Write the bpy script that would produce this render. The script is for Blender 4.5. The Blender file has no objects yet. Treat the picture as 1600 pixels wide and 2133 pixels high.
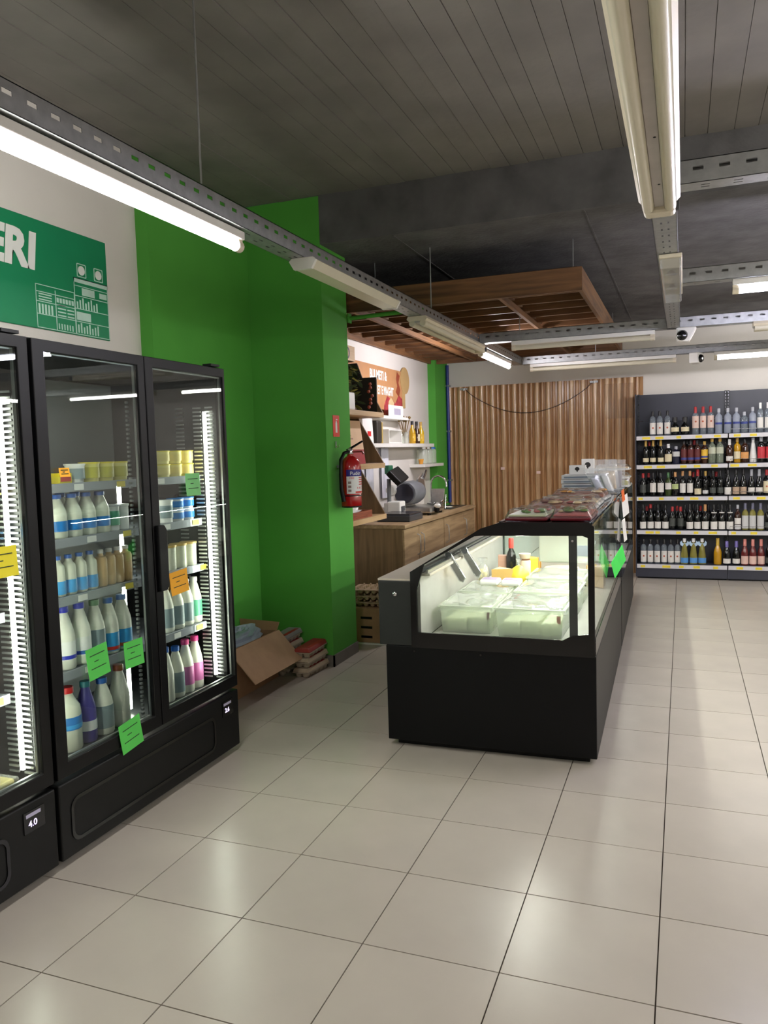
import bpy, math, random
from mathutils import Matrix, Vector
random.seed(7)
S = bpy.context.scene
COL = S.collection
PI = math.pi

# ------------------------------------------------------------------ camera
CAM_H = 1.58656
def cam_axes(yaw, pitch, roll):
    Rz = Matrix.Rotation(yaw, 3, 'Z'); Rx = Matrix.Rotation(pitch, 3, 'X'); Ry = Matrix.Rotation(roll, 3, 'Y')
    return Rz @ Rx @ Ry
_R = cam_axes(0.366088, -0.075121, 0.0289426)
_r, _f, _u = _R.col[0], _R.col[1], _R.col[2]
cam_data = bpy.data.cameras.new('camera')
cam = bpy.data.objects.new('camera', cam_data); COL.objects.link(cam)
cam.matrix_world = Matrix(((_r[0], _u[0], -_f[0], 0), (_r[1], _u[1], -_f[1], 0), (_r[2], _u[2], -_f[2], CAM_H), (0, 0, 0, 1)))
cam_data.sensor_fit = 'VERTICAL'; cam_data.sensor_height = 24; cam_data.lens = 1631.594 * 24 / 2133
cam_data.clip_start = 0.02
S.camera = cam

# ------------------------------------------------------------------ world, exposure
W = bpy.data.worlds.new('world'); S.world = W; W.use_nodes = True
W.node_tree.nodes['Background'].inputs[0].default_value = (0.8, 0.86, 1, 1)
W.node_tree.nodes['Background'].inputs[1].default_value = 0.15
vs = S.view_settings
vs.view_transform = 'Standard'; vs.look = 'None'; vs.exposure = 0.78; vs.gamma = 1.0; vs.use_curve_mapping = False
TUBE = 46.0          # radiance of the lit ceiling tubes
S.cycles.max_bounces = 10; S.cycles.diffuse_bounces = 4; S.cycles.glossy_bounces = 4
S.cycles.transparent_max_bounces = 24; S.cycles.transmission_bounces = 6
S.cycles.sample_clamp_indirect = 6.0
S.cycles.caustics_reflective = False; S.cycles.caustics_refractive = False

# ------------------------------------------------------------------ materials
def lin(c):
    c /= 255.0
    return c / 12.92 if c <= 0.04045 else ((c + 0.055) / 1.055) ** 2.4
def rgb(*c): return (lin(c[0]), lin(c[1]), lin(c[2]), 1)
MATS = {}
def mat(name, col, rough=0.5, metal=0.0, var=0.08, scale=9.0, bump=0.0, bscale=60.0, spec=0.5, coat=0.0, emit=0.0, ecol=None, detail=4, trans=0.0):
    if name in MATS: return MATS[name]
    m = bpy.data.materials.new(name); m.use_nodes = True; MATS[name] = m
    nt = m.node_tree; b = nt.nodes['Principled BSDF']
    c = rgb(*col)
    b.inputs['Roughness'].default_value = rough; b.inputs['Metallic'].default_value = metal
    b.inputs['Specular IOR Level'].default_value = spec; b.inputs['Coat Weight'].default_value = coat
    if trans: b.inputs['Transmission Weight'].default_value = trans
    tc = nt.nodes.new('ShaderNodeTexCoord')
    nz = nt.nodes.new('ShaderNodeTexNoise'); nz.inputs['Scale'].default_value = scale; nz.inputs['Detail'].default_value = detail
    nt.links.new(tc.outputs['Object'], nz.inputs['Vector'])
    rp = nt.nodes.new('ShaderNodeValToRGB')
    rp.color_ramp.elements[0].position = 0.3; rp.color_ramp.elements[1].position = 0.7
    rp.color_ramp.elements[0].color = tuple(max(0, x * (1 - var)) for x in c[:3]) + (1,)
    rp.color_ramp.elements[1].color = tuple(min(1, x * (1 + var)) for x in c[:3]) + (1,)
    nt.links.new(nz.outputs['Fac'], rp.inputs['Fac']); nt.links.new(rp.outputs['Color'], b.inputs['Base Color'])
    if bump:
        n2 = nt.nodes.new('ShaderNodeTexNoise'); n2.inputs['Scale'].default_value = bscale; n2.inputs['Detail'].default_value = 5
        bp = nt.nodes.new('ShaderNodeBump'); bp.inputs['Strength'].default_value = bump; bp.inputs['Distance'].default_value = 0.01
        nt.links.new(tc.outputs['Object'], n2.inputs['Vector']); nt.links.new(n2.outputs['Fac'], bp.inputs['Height'])
        nt.links.new(bp.outputs['Normal'], b.inputs['Normal'])
    if emit:
        b.inputs['Emission Color'].default_value = ecol or c; b.inputs['Emission Strength'].default_value = emit
    return m
def wood(name, c1, c2, axis='Z', rough=0.5, scale=14.0):
    if name in MATS: return MATS[name]
    m = bpy.data.materials.new(name); m.use_nodes = True; MATS[name] = m
    nt = m.node_tree; b = nt.nodes['Principled BSDF']; b.inputs['Roughness'].default_value = rough
    tc = nt.nodes.new('ShaderNodeTexCoord'); mp = nt.nodes.new('ShaderNodeMapping')
    s = [scale, scale, scale]; s['XYZ'.index(axis)] = scale * 0.07
    mp.inputs['Scale'].default_value = s
    nz = nt.nodes.new('ShaderNodeTexNoise'); nz.inputs['Scale'].default_value = 1.6; nz.inputs['Detail'].default_value = 7; nz.inputs['Distortion'].default_value = 0.6
    rp = nt.nodes.new('ShaderNodeValToRGB')
    rp.color_ramp.elements[0].position = 0.33; rp.color_ramp.elements[1].position = 0.68
    rp.color_ramp.elements[0].color = rgb(*c1); rp.color_ramp.elements[1].color = rgb(*c2)
    nt.links.new(tc.outputs['Object'], mp.inputs['Vector']); nt.links.new(mp.outputs['Vector'], nz.inputs['Vector'])
    nt.links.new(nz.outputs['Fac'], rp.inputs['Fac']); nt.links.new(rp.outputs['Color'], b.inputs['Base Color'])
    return m
def glass(name, tint=(255, 255, 255), fac=1.0, ior=1.45, rough=0.0, body=0.0, bcol=(255, 255, 255)):
    """thin sheet: transparent + Fresnel gloss, with an optional milky diffuse share"""
    if name in MATS: return MATS[name]
    m = bpy.data.materials.new(name); m.use_nodes = True; MATS[name] = m
    nt = m.node_tree; nt.nodes.clear()
    out = nt.nodes.new('ShaderNodeOutputMaterial')
    tr = nt.nodes.new('ShaderNodeBsdfTransparent'); tr.inputs[0].default_value = rgb(*tint)
    gl = nt.nodes.new('ShaderNodeBsdfGlossy'); gl.inputs['Roughness'].default_value = rough
    f0 = ((ior - 1) / (ior + 1)) ** 2          # Schlick, the same from both sides of the sheet
    lw = nt.nodes.new('ShaderNodeLayerWeight'); lw.inputs['Blend'].default_value = 0.5
    pw = nt.nodes.new('ShaderNodeMath'); pw.operation = 'POWER'; pw.inputs[1].default_value = 5.0
    mu = nt.nodes.new('ShaderNodeMath'); mu.operation = 'MULTIPLY_ADD'; mu.inputs[1].default_value = (1 - f0) * fac * 0.7; mu.inputs[2].default_value = f0 * fac
    mu.use_clamp = True
    nt.links.new(lw.outputs['Facing'], pw.inputs[0]); nt.links.new(pw.outputs[0], mu.inputs[0])
    src = tr
    if body:
        df = nt.nodes.new('ShaderNodeBsdfDiffuse'); df.inputs[0].default_value = rgb(*bcol)
        mx0 = nt.nodes.new('ShaderNodeMixShader'); mx0.inputs[0].default_value = body
        nt.links.new(tr.outputs[0], mx0.inputs[1]); nt.links.new(df.outputs[0], mx0.inputs[2]); src = mx0
    mx = nt.nodes.new('ShaderNodeMixShader')
    nt.links.new(mu.outputs[0], mx.inputs[0]); nt.links.new(src.outputs[0], mx.inputs[1]); nt.links.new(gl.outputs[0], mx.inputs[2])
    nt.links.new(mx.outputs[0], out.inputs[0])
    return m
def emitter(name, col, strength):
    if name in MATS: return MATS[name]
    m = bpy.data.materials.new(name); m.use_nodes = True; MATS[name] = m
    nt = m.node_tree; nt.nodes.clear()
    out = nt.nodes.new('ShaderNodeOutputMaterial'); e = nt.nodes.new('ShaderNodeEmission')
    e.inputs[0].default_value = rgb(*col); e.inputs[1].default_value = strength
    nt.links.new(e.outputs[0], out.inputs[0]); return m

# ------------------------------------------------------------------ mesh builder
class MB:
    def __init__(s): s.v = []; s.f = []
    def add(s, vs, fs):
        o = len(s.v); s.v += [tuple(p) for p in vs]; s.f += [tuple(i + o for i in f) for f in fs]; return s
    def box(s, x0, x1, y0, y1, z0, z1):
        if x0 > x1: x0, x1 = x1, x0
        if y0 > y1: y0, y1 = y1, y0
        if z0 > z1: z0, z1 = z1, z0
        return s.add([(x0, y0, z0), (x1, y0, z0), (x1, y1, z0), (x0, y1, z0), (x0, y0, z1), (x1, y0, z1), (x1, y1, z1), (x0, y1, z1)],
                     [(0, 3, 2, 1), (4, 5, 6, 7), (0, 1, 5, 4), (1, 2, 6, 5), (2, 3, 7, 6), (3, 0, 4, 7)])
    def lathe(s, prof, c=(0, 0, 0), n=16, axis='Z'):
        vs = []; k = len(prof)
        for (r, z) in prof:
            for i in range(n):
                a = 2 * PI * i / n
                p = (r * math.cos(a), r * math.sin(a), z)
                if axis == 'Y': p = (p[0], p[2], p[1])
                if axis == 'X': p = (p[2], p[0], p[1])
                vs.append((c[0] + p[0], c[1] + p[1], c[2] + p[2]))
        fs = []
        for j in range(k - 1):
            for i in range(n):
                a, b = j * n + i, j * n + (i + 1) % n
                fs.append((a, b, b + n, a + n))
        fs.append(tuple(range(n - 1, -1, -1))); fs.append(tuple((k - 1) * n + i for i in range(n)))
        return s.add(vs, fs)
    def tube(s, pts, r, n=8):
        pts = [Vector(p) for p in pts]; rs = r if isinstance(r, (list, tuple)) else [r] * len(pts)
        vs = []; prev = None
        for i, p in enumerate(pts):
            t = (pts[min(i + 1, len(pts) - 1)] - pts[max(i - 1, 0)]).normalized()
            a = prev if prev is not None else (Vector((0, 0, 1)) if abs(t.z) < 0.9 else Vector((1, 0, 0)))
            u = (a - t * a.dot(t)).normalized(); w = t.cross(u); prev = u
            for k in range(n):
                q = 2 * PI * k / n; vs.append(p + (u * math.cos(q) + w * math.sin(q)) * rs[i])
        fs = []
        for j in range(len(pts) - 1):
            for i in range(n):
                a, b = j * n + i, j * n + (i + 1) % n; fs.append((a, b, b + n, a + n))
        fs.append(tuple(range(n - 1, -1, -1))); fs.append(tuple((len(pts) - 1) * n + i for i in range(n)))
        return s.add(vs, fs)
    def prism(s, poly, axis, a, b):
        """poly: 2-D points; axis Y: (x,z), axis X: (y,z), axis Z: (x,y)"""
        n = len(poly)
        def P(q, d): return {'Y': (q[0], d, q[1]), 'X': (d, q[0], q[1]), 'Z': (q[0], q[1], d)}[axis]
        return s.add([P(q, a) for q in poly] + [P(q, b) for q in poly],
                     [tuple(range(n)), tuple(range(2 * n - 1, n - 1, -1))] + [(i, i + n, (i + 1) % n + n, (i + 1) % n) for i in range(n)])
    def ring(s, outer, inner, axis, a, b):
        """flat frame between two outlines of equal point count"""
        n = len(outer)
        def P(q, d): return {'Y': (q[0], d, q[1]), 'X': (d, q[0], q[1]), 'Z': (q[0], q[1], d)}[axis]
        vs = [P(q, a) for q in outer] + [P(q, a) for q in inner] + [P(q, b) for q in outer] + [P(q, b) for q in inner]
        fs = []
        for i in range(n):
            j = (i + 1) % n
            fs += [(i, j, n + j, n + i), (2 * n + i, 3 * n + i, 3 * n + j, 2 * n + j), (i, 2 * n + i, 2 * n + j, j), (n + i, n + j, 3 * n + j, 3 * n + i)]
        return s.add(vs, fs)
    def xf(s, M):
        s.v = [tuple(M @ Vector(p)) for p in s.v]; return s
    def mesh(s, name, m=None, smooth=False):
        me = bpy.data.meshes.new(name); me.from_pydata(s.v, [], s.f); me.update()
        import bmesh
        bm = bmesh.new(); bm.from_mesh(me); bmesh.ops.recalc_face_normals(bm, faces=bm.faces); bm.to_mesh(me); bm.free()
        if m: me.materials.append(m)
        if smooth:
            me.polygons.foreach_set('use_smooth', [True] * len(me.polygons)); me.set_sharp_from_angle(angle=math.radians(40))
        return me
    def build(s, name, m, parent=None, smooth=False, bevel=0.0, loc=None):
        o = bpy.data.objects.new(name, s.mesh(name, m, smooth)); COL.objects.link(o)
        if parent is not None: o.parent = parent
        if loc: o.location = loc
        if bevel:
            b = o.modifiers.new('bevel', 'BEVEL'); b.width = bevel; b.segments = 2; b.limit_method = 'ANGLE'
        return o
def B(*a): return MB().box(*a)
def tag(o, label=None, cat=None, group=None, kind=None):
    if label: o['label'] = label
    if cat: o['category'] = cat
    if group: o['group'] = group
    if kind: o['kind'] = kind
    return o
def thing(name, label, cat, loc=(0, 0, 0), rz=0.0, group=None):
    o = bpy.data.objects.new(name, None); COL.objects.link(o); o.empty_display_size = 0.05
    o.location = loc; o.rotation_euler = (0, 0, rz); return tag(o, label, cat, group)
def struct(mb, name, m, parent=None, **k):
    o = mb.build(name, m, parent, **k)
    if parent is None: o['kind'] = 'structure'
    return o
def copy_tree(o, parent=None):
    c = o.copy(); COL.objects.link(c)
    if parent is not None: c.parent = parent
    for ch in list(o.children): copy_tree(ch, c)
    return c
def share(name, mesh, parent=None, loc=(0, 0, 0), rot=None, scale=None):
    o = bpy.data.objects.new(name, mesh); COL.objects.link(o); o.location = loc
    if parent is not None: o.parent = parent
    if rot: o.rotation_euler = rot
    if scale: o.scale = scale
    return o
def text(name, s, size, m, parent, loc, face='+X', extrude=0.002, shear=0.0, align='LEFT', sx=1.0, bold=0.0):
    cu = bpy.data.curves.new(name, 'FONT'); cu.body = s; cu.size = size; cu.extrude = extrude; cu.shear = shear; cu.align_x = align; cu.offset = bold
    cu.resolution_u = 3
    t = bpy.data.objects.new('tmp', cu); COL.objects.link(t)
    dg = bpy.context.evaluated_depsgraph_get(); dg.update()
    me = bpy.data.meshes.new_from_object(t.evaluated_get(dg)); bpy.data.objects.remove(t)
    R = {'+X': Matrix(((0, 0, 1), (1, 0, 0), (0, 1, 0))), '-Y': Matrix(((1, 0, 0), (0, 0, -1), (0, 1, 0)))}[face].to_4x4()
    me.transform(Matrix.Translation(loc) @ R @ Matrix.Diagonal((sx, 1, 1, 1)))
    me.materials.clear(); me.materials.append(m)
    o = bpy.data.objects.new(name, me); COL.objects.link(o)
    if parent is not None: o.parent = parent
    return o
ORD = ['first', 'second', 'third', 'fourth', 'fifth', 'sixth', 'seventh', 'eighth', 'ninth', 'tenth', 'eleventh', 'twelfth', 'thirteenth', 'fourteenth', 'fifteenth', 'sixteenth', 'seventeenth', 'eighteenth', 'nineteenth', 'twentieth']

# palette
m_white = mat('white_wall', (226, 221, 214), 0.85, var=0.03, scale=2, bump=0.06, bscale=40)
m_tile = mat('floor_tile', (196, 187, 175), 0.27, var=0.07, scale=2.2, detail=6, spec=0.45)
m_grout = mat('grout', (84, 76, 68), 0.9)
m_green = mat('green_paint', (86, 166, 66), 0.8, var=0.04, scale=3, bump=0.05, spec=0.25)
m_ceil = mat('board_marked_concrete', (122, 117, 112), 0.88, var=0.12, scale=3, bump=0.2, bscale=25)
m_ceil2 = mat('rough_dark_concrete', (92, 90, 91), 0.92, var=0.25, scale=5, bump=0.5, bscale=30, detail=8)
m_black = mat('black_powder_coat', (5, 5, 7), 0.42, var=0.1, spec=0.28)
m_blackg = mat('black_gloss', (6, 6, 8), 0.14, var=0.05)
m_blackm = mat('black_matt', (9, 10, 11), 0.5, var=0.1, spec=0.3)
m_galv = mat('galvanised_steel', (168, 170, 170), 0.42, metal=0.75, var=0.12, scale=25)
m_steel = mat('brushed_steel', (190, 188, 184), 0.3, metal=0.9, var=0.1, scale=18)
m_chrome = mat('chrome', (215, 215, 218), 0.12, metal=1.0)
m_plwhite = mat('white_plastic', (232, 230, 224), 0.4, var=0.03)
m_cream = mat('aged_white_plastic', (222, 212, 190), 0.35, var=0.06)
m_grey = mat('grey_plastic', (110, 112, 116), 0.45)
m_dgrey = mat('dark_grey_plastic', (62, 64, 68), 0.45)
m_paper = mat('white_paper', (238, 236, 232), 0.8, var=0.02)
m_card = mat('cardboard', (170, 132, 98), 0.85, var=0.08, scale=14)
m_glass = glass('clear_glass', (246, 250, 248), 1.0)
m_door = glass('fridge_door_glass', (232, 238, 236), 1.3, ior=1.5)
m_film = glass('cling_film', (250, 252, 252), 1.6, rough=0.12, body=0.2)
m_wrap = glass('food_wrap', (252, 253, 253), 1.1, rough=0.08, body=0.05)
m_milky = glass('milky_plastic', (246, 250, 244), 0.8, rough=0.2, body=0.32, bcol=(244, 246, 236))
m_smoke = glass('smoked_glass', (70, 74, 78), 1.2)
m_tubeoff = mat('unlit_tube', (214, 208, 186), 0.28, var=0.03)
m_tube = emitter('lit_tube', (255, 253, 248), TUBE)
m_tubep = emitter('lit_tube_cool', (236, 234, 255), TUBE * 1.7)
m_tubeb = emitter('lit_tube_far', (255, 253, 250), TUBE * 0.42)
m_tubef = emitter('lit_tube_alcove', (250, 244, 250), TUBE * 2.0)
m_tuber = emitter('lit_tube_right', (255, 252, 246), TUBE * 1.5)
m_led = emitter('fridge_led', (255, 253, 236), 30.0)
m_deliled = emitter('deli_led', (255, 250, 240), 60.0)
m_oak = wood('oak_laminate', (146, 120, 88), (184, 156, 118), 'Y')
m_oakdark = wood('oak_panel', (112, 90, 62), (146, 118, 84), 'Z')
m_shelfwood = wood('pale_birch', (182, 148, 104), (206, 174, 130), 'Y')
m_perg = wood('pergola_pine', (82, 54, 32), (132, 92, 56), 'X', 0.55)
m_pergy = wood('pergola_pine_long', (92, 62, 38), (142, 100, 62), 'Y', 0.55)
m_slatA = wood('panel_walnut', (138, 98, 62), (186, 142, 98), 'Z', 0.22, 22)
m_slatB = wood('panel_walnut_light', (168, 130, 92), (214, 180, 140), 'Z', 0.18, 22)
m_rack = mat('charcoal_metal', (52, 54, 66), 0.4, var=0.06)
m_rail = mat('price_rail', (216, 214, 218), 0.35)
m_yellow = mat('yellow_tag', (238, 214, 60), 0.5)
m_red = mat('red_gloss', (176, 26, 28), 0.2, coat=0.4, var=0.05)

# ------------------------------------------------------------------ room shell
XL, XR, YF, YB = -3.14, 5.6, -3.2, 10.2
ZC, ZL = 3.44, 3.10
TX, TY, TS = -0.07419, 2.23214, 0.45
floor = struct(B(XL - 0.2, XR + 0.1, YF - 0.1, YB + 0.2, -0.12, -0.006), 'floor', m_grout)
tm = B(0.0022, TS - 0.0022, 0.0022, TS - 0.0022, -0.01, 0.0).mesh('tile', m_tile)
rest = MB()
for i in range(-7, 14):
    for j in range(-12, 19):
        x, y = TX + i * TS, TY + j * TS
        if x > XR or y > YB: continue
        if -7 <= i <= 3 and -2 <= j <= 17:
            o = share('tile', tm, floor, (x, y, random.uniform(-0.0006, 0)))
        else: rest.box(x + 0.0022, x + TS - 0.0022, y + 0.0022, y + TS - 0.0022, -0.01, 0)
tag(rest.build('tile_field', m_tile, floor), kind='stuff')

struct(B(XL - 0.2, XL, YF, 5.25, 0, ZC + 0.1), 'wall_left', m_white)
struct(B(-3.25, -3.05, 5.7, YB, 0, ZL), 'wall_alcove', m_white)
struct(B(-3.25, XR, YB, YB + 0.2, 0, ZL), 'wall_back', m_white)
struct(B(XR, XR + 0.2, YF, YB, 0, ZC), 'wall_right', m_white)
struct(B(XL, XR, YF - 0.2, YF, 0, ZC), 'wall_front', m_white)
struct(B(XL, -3.05, 4.07, 5.25, 0, ZC), 'wall_left_green', m_green)
struct(B(-3.25, -2.45, 5.25, 5.7, 0, ZC), 'wall_left_pillar', m_green)
struct(B(-3.05, -2.95, 9.65, YB, 0, ZL), 'wall_corner_pillar', m_green)
m_skirt = mat('grey_tile_skirting', (118, 112, 104), 0.5)
struct(B(-2.45, -2.438, 5.238, 5.7, 0, 0.085).box(-3.0, -2.438, 5.238, 5.25, 0, 0.085), 'baseboard_pillar', m_skirt)
# high ceiling: board-marked concrete, one strip per board
ceil = struct(B(XL - 0.2, XR + 0.1, YF - 0.1, 5.25, ZC + 0.012, ZC + 0.2), 'ceiling', m_ceil)
px = XL
k = 0
while px < XR - 0.02:
    w = random.uniform(0.10, 0.15)
    x1 = min(px + w, XR)
    dz = random.uniform(0, 0.010)
    o = B(px + 0.0015, x1 - 0.0015, YF, 5.25, ZC + dz * 0.7 - 0.002, ZC + 0.02).build('plank', m_ceil, ceil)
    px = x1; k += 1
low = struct(B(-2.449, XR + 0.1, 5.25, 5.7, ZL, ZC + 0.2).box(XL - 0.2, XR + 0.1, 5.7, YB + 0.1, ZL, ZC + 0.2), 'ceiling_low', m_ceil2)
lm = MB()
for (a, b) in ((-1.9, 5.3), (-0.6, 5.3), (0.9, 5.3)):
    lm.prism([(a, 5.27), (a + 0.012, 5.27), (a + 0.022, 10.1), (a + 0.01, 10.1)], 'Z', ZL - 0.004, ZL + 0.01)
lm.build('formwork_joint', m_ceil2, low)

# ------------------------------------------------------------------ corrugated wood-look cladding on the back wall
pan = struct(B(-2.96, -0.46, YB - 0.012, YB, 0, 2.43), 'trim_1', m_slatA)
per = 0.145
n = int(2.5 / per)
def rib_profile(w, d, k=7):
    return [(w * 0.5 * (1 - math.cos(PI * q / (k - 1))), -d * math.sin(PI * q / (k - 1)) ** 0.7) for q in range(k)]
ribm = MB().prism(rib_profile(0.062, 0.030), 'Z', 0, 2.43).mesh('slat', m_slatB, True)
ribm2 = MB().prism(rib_profile(0.040, 0.024), 'Z', 0, 2.43).mesh('slat', m_slatA, True)
for i in range(n):
    share('slat', ribm, pan, (-2.95 + i * per, YB - 0.0122, 0)); share('slat', ribm2, pan, (-2.95 + i * per + 0.082, YB - 0.0122, 0))
for q, (x, z) in enumerate(((-2.21, 1.34), (-1.745, 1.28))):
    tag(B(x - 0.025, x + 0.025, YB - 0.044, YB - 0.040, z - 0.018, z + 0.018).build('price_sticker', mat('pink_paper', (226, 196, 186), 0.8)),
        ['small pink sticker left on the ribbed wood panelling', 'small pink sticker right on the ribbed wood panelling, nearer the bottle racks'][q], 'sticker', 'stickers on the panelling')
pts = []
for i in range(19):
    t = i / 18; pts.append((-2.71 + t * 1.67, YB - 0.05, 2.43 - 0.02 - 0.36 * math.sin(PI * t) ** 0.8 + 0.0 * t))
cb = thing('cable', 'thin dark cable sagging between two hooks on the wood panelling', 'cable', (0, 0, 0))
MB().tube(pts, 0.004, 6).build('wire', m_black, cb, True)
for x in (-2.71, -1.04):
    B(x - 0.05, x + 0.05, YB - 0.06, YB - 0.04, 2.385, 2.41).lathe([(0.012, 0), (0.012, 0.03)], (x, YB - 0.055, 2.375), 8).build('hook', m_galv, cb)
tag(B(-0.91, -0.57, YB - 0.052, YB - 0.047, 1.93, 2.36).build('plastic_sheet', glass('pvc_sheet', (250, 246, 240), 0.8, rough=0.1, body=0.06, bcol=(220, 205, 190))),
    'clear plastic sheet taped on the panelling beside the bottle racks', 'sheet')
# blue pipe in the corner
bp_ = thing('water_pipe', 'blue vertical water pipe in the corner next to the panelling', 'pipe', (-2.925, 10.12, 0))
MB().tube([(0, 0, 0.9), (0, 0, 2.72)], 0.022, 10).build('pipe', mat('blue_pipe', (30, 52, 130), 0.4), bp_, True)
for z in (1.2, 1.85, 2.45): B(-0.028, 0.028, -0.02, 0.075, z - 0.01, z + 0.01).build('clip', m_galv, bp_)

# ------------------------------------------------------------------ pergola raft under the low ceiling
pg = thing('pergola', 'brown timber slat raft hanging under the low dark ceiling', 'pergola', (0, 0, 2.70))
PX0, PX1, PY0, PY1, PH = -3.03, -0.67, 5.80, 9.75, 0.165
B(PX0, PX1, PY0, PY0 + 0.03, 0, PH).build('rim_board', m_perg, pg)
B(PX0, PX1, PY1 - 0.03, PY1, 0, PH).build('rim_board', m_perg, pg)
B(PX1 - 0.03, PX1, PY0 + 0.031, PY1 - 0.031, 0, PH).build('rim_board', m_pergy, pg)
B(PX0, PX0 + 0.03, PY0 + 0.031, PY1 - 0.031, 0, PH).build('rim_board', m_pergy, pg)
for x in (-1.27, -2.44):
    B(x - 0.015, x + 0.015, PY0 + 0.031, PY1 - 0.031, 0.0, 0.045).build('runner', m_pergy, pg)
sm = B(PX0 + 0.031, PX1 - 0.031, -0.014, 0.014, 0.046, PH - 0.01).mesh('slat', m_perg)
bm_ = B(-0.04, 0.04, 0.016, 0.095, 0.046, 0.12).mesh('block', m_pergy)
y = PY0 + 0.30
while y < PY1 - 0.1:
    share('slat', sm, pg, (0, y, 0))
    for x in (-1.27, -2.44, -2.97): share('block', bm_, pg, (x, y, 0))
    y += 0.32
B(PX0 + 0.04, PX1 - 0.04, PY0 + 0.05, PY1 - 0.05, PH + 0.005, PH + 0.015).build('top_sheet', mat('dark_stain', (52, 30, 22), 0.7), pg)
for (x, y) in ((-0.75, 5.95), (-0.75, 9.4), (-2.3, 5.95), (-1.55, 9.4)):
    MB().tube([(x, y, PH), (x, y, 0.40)], 0.003, 5).build('hanger_wire', m_galv, pg)
gp = thing('green_pipe', 'thin green pipe running from the pillar below the timber raft', 'pipe', (-2.45, 5.74, 2.66))
MB().tube([(-0.2, 0, -0.02), (0.62, 0, 0.0)], 0.016, 8).build('pipe', m_green, gp, True)
B(0.0, 0.012, -0.03, 0.03, -0.05, 0.02).build('flange', m_green, gp)

# ------------------------------------------------------------------ cable trays with slotted sides
def tray(name, label, p, length, along, w=0.10, h=0.085, zt=2.625):
    """slotted U channel, open above; along 'Y' or 'X' from p"""
    t = thing(name, label, 'cable tray', (p[0], p[1], zt - h), 0 if along == 'Y' else -PI / 2, 'hanging lighting trays')
    for sx in (-1, 1):
        x0, x1 = (w / 2 - 0.002, w / 2) if sx > 0 else (-w / 2, -w / 2 + 0.002)
        mb = B(x0, x1, 0, length, 0, 0.044).box(x0, x1, 0, length, 0.058, h)
        n = int(length / 0.088); pit = length / n
        for i in range(n): mb.box(x0, x1, i * pit, i * pit + pit - 0.036, 0.044, 0.058)
        mb.box(min(x0, x1 - 0.0), x1, 0, length, h - 0.001, h)
        mb.box(x0 - (0.010 if sx > 0 else 0), x1 + (0.010 if sx < 0 else 0), 0, length, h - 0.003, h)
        mb.build('side', m_galv, t)
    mb = B(-w / 2, -0.018, 0, length, 0, 0.002).box(-0.010, 0.010, 0, length, 0, 0.002).box(0.018, w / 2, 0, length, 0, 0.002)
    n = int(length / 0.11); pit = length / n
    for i in range(n): mb.box(-0.018, -0.010, i * pit, i * pit + pit - 0.03, 0, 0.002).box(0.010, 0.018, i * pit, i * pit + pit - 0.03, 0, 0.002)
    mb.build('base', m_galv, t)
    return t
def rods(t, pts, zt):
    for (lx, ly, top) in pts:
        MB().tube([(lx, ly, 0.08), (lx, ly, top - zt + 0.085)], 0.0045, 6).build('rod', m_galv, t, True)
tA = tray('cable_tray', 'long slotted steel tray above the fridges running to the back', (-1.76, -0.5), 9.5, 'Y')
rods(tA, [(0, 3.2, ZC), (0, 6.2, ZL), (0, 8.3, ZL)], 2.625)
tB = tray('cable_tray', 'slotted steel tray over the aisle right of the deli counter', (-0.075, -0.5), 7.5, 'Y')
rods(tB, [(0, 2.0, ZC), (0, 4.6, ZC), (0, 6.4, ZL)], 2.625)
tC = tray('cable_tray', 'slotted steel cross tray joining the two long trays in mid room', (-1.70, 7.0), 6.2, 'X')
rods(tC, [(0, 0.35, ZL), (0, 3.1, ZL)], 2.625)
tD = tray('cable_tray', 'slotted steel cross tray nearest the back wall panelling', (-1.70, 9.0), 6.2, 'X')
rods(tD, [(0, 0.8, ZL), (0, 3.1, ZL)], 2.625)
tE = tray('cable_tray', 'slotted steel cross tray at right, close under the concrete beam', (-0.02, 3.22), 4.8, 'X')
rods(tE, [(0, 2.6, ZC)], 2.625)
tF = tray('cable_tray', 'slotted steel cross tray at right carrying the violet-white tube', (-0.02, 5.12), 4.8, 'X')
rods(tF, [(0, 2.6, ZC)], 2.625)

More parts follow.
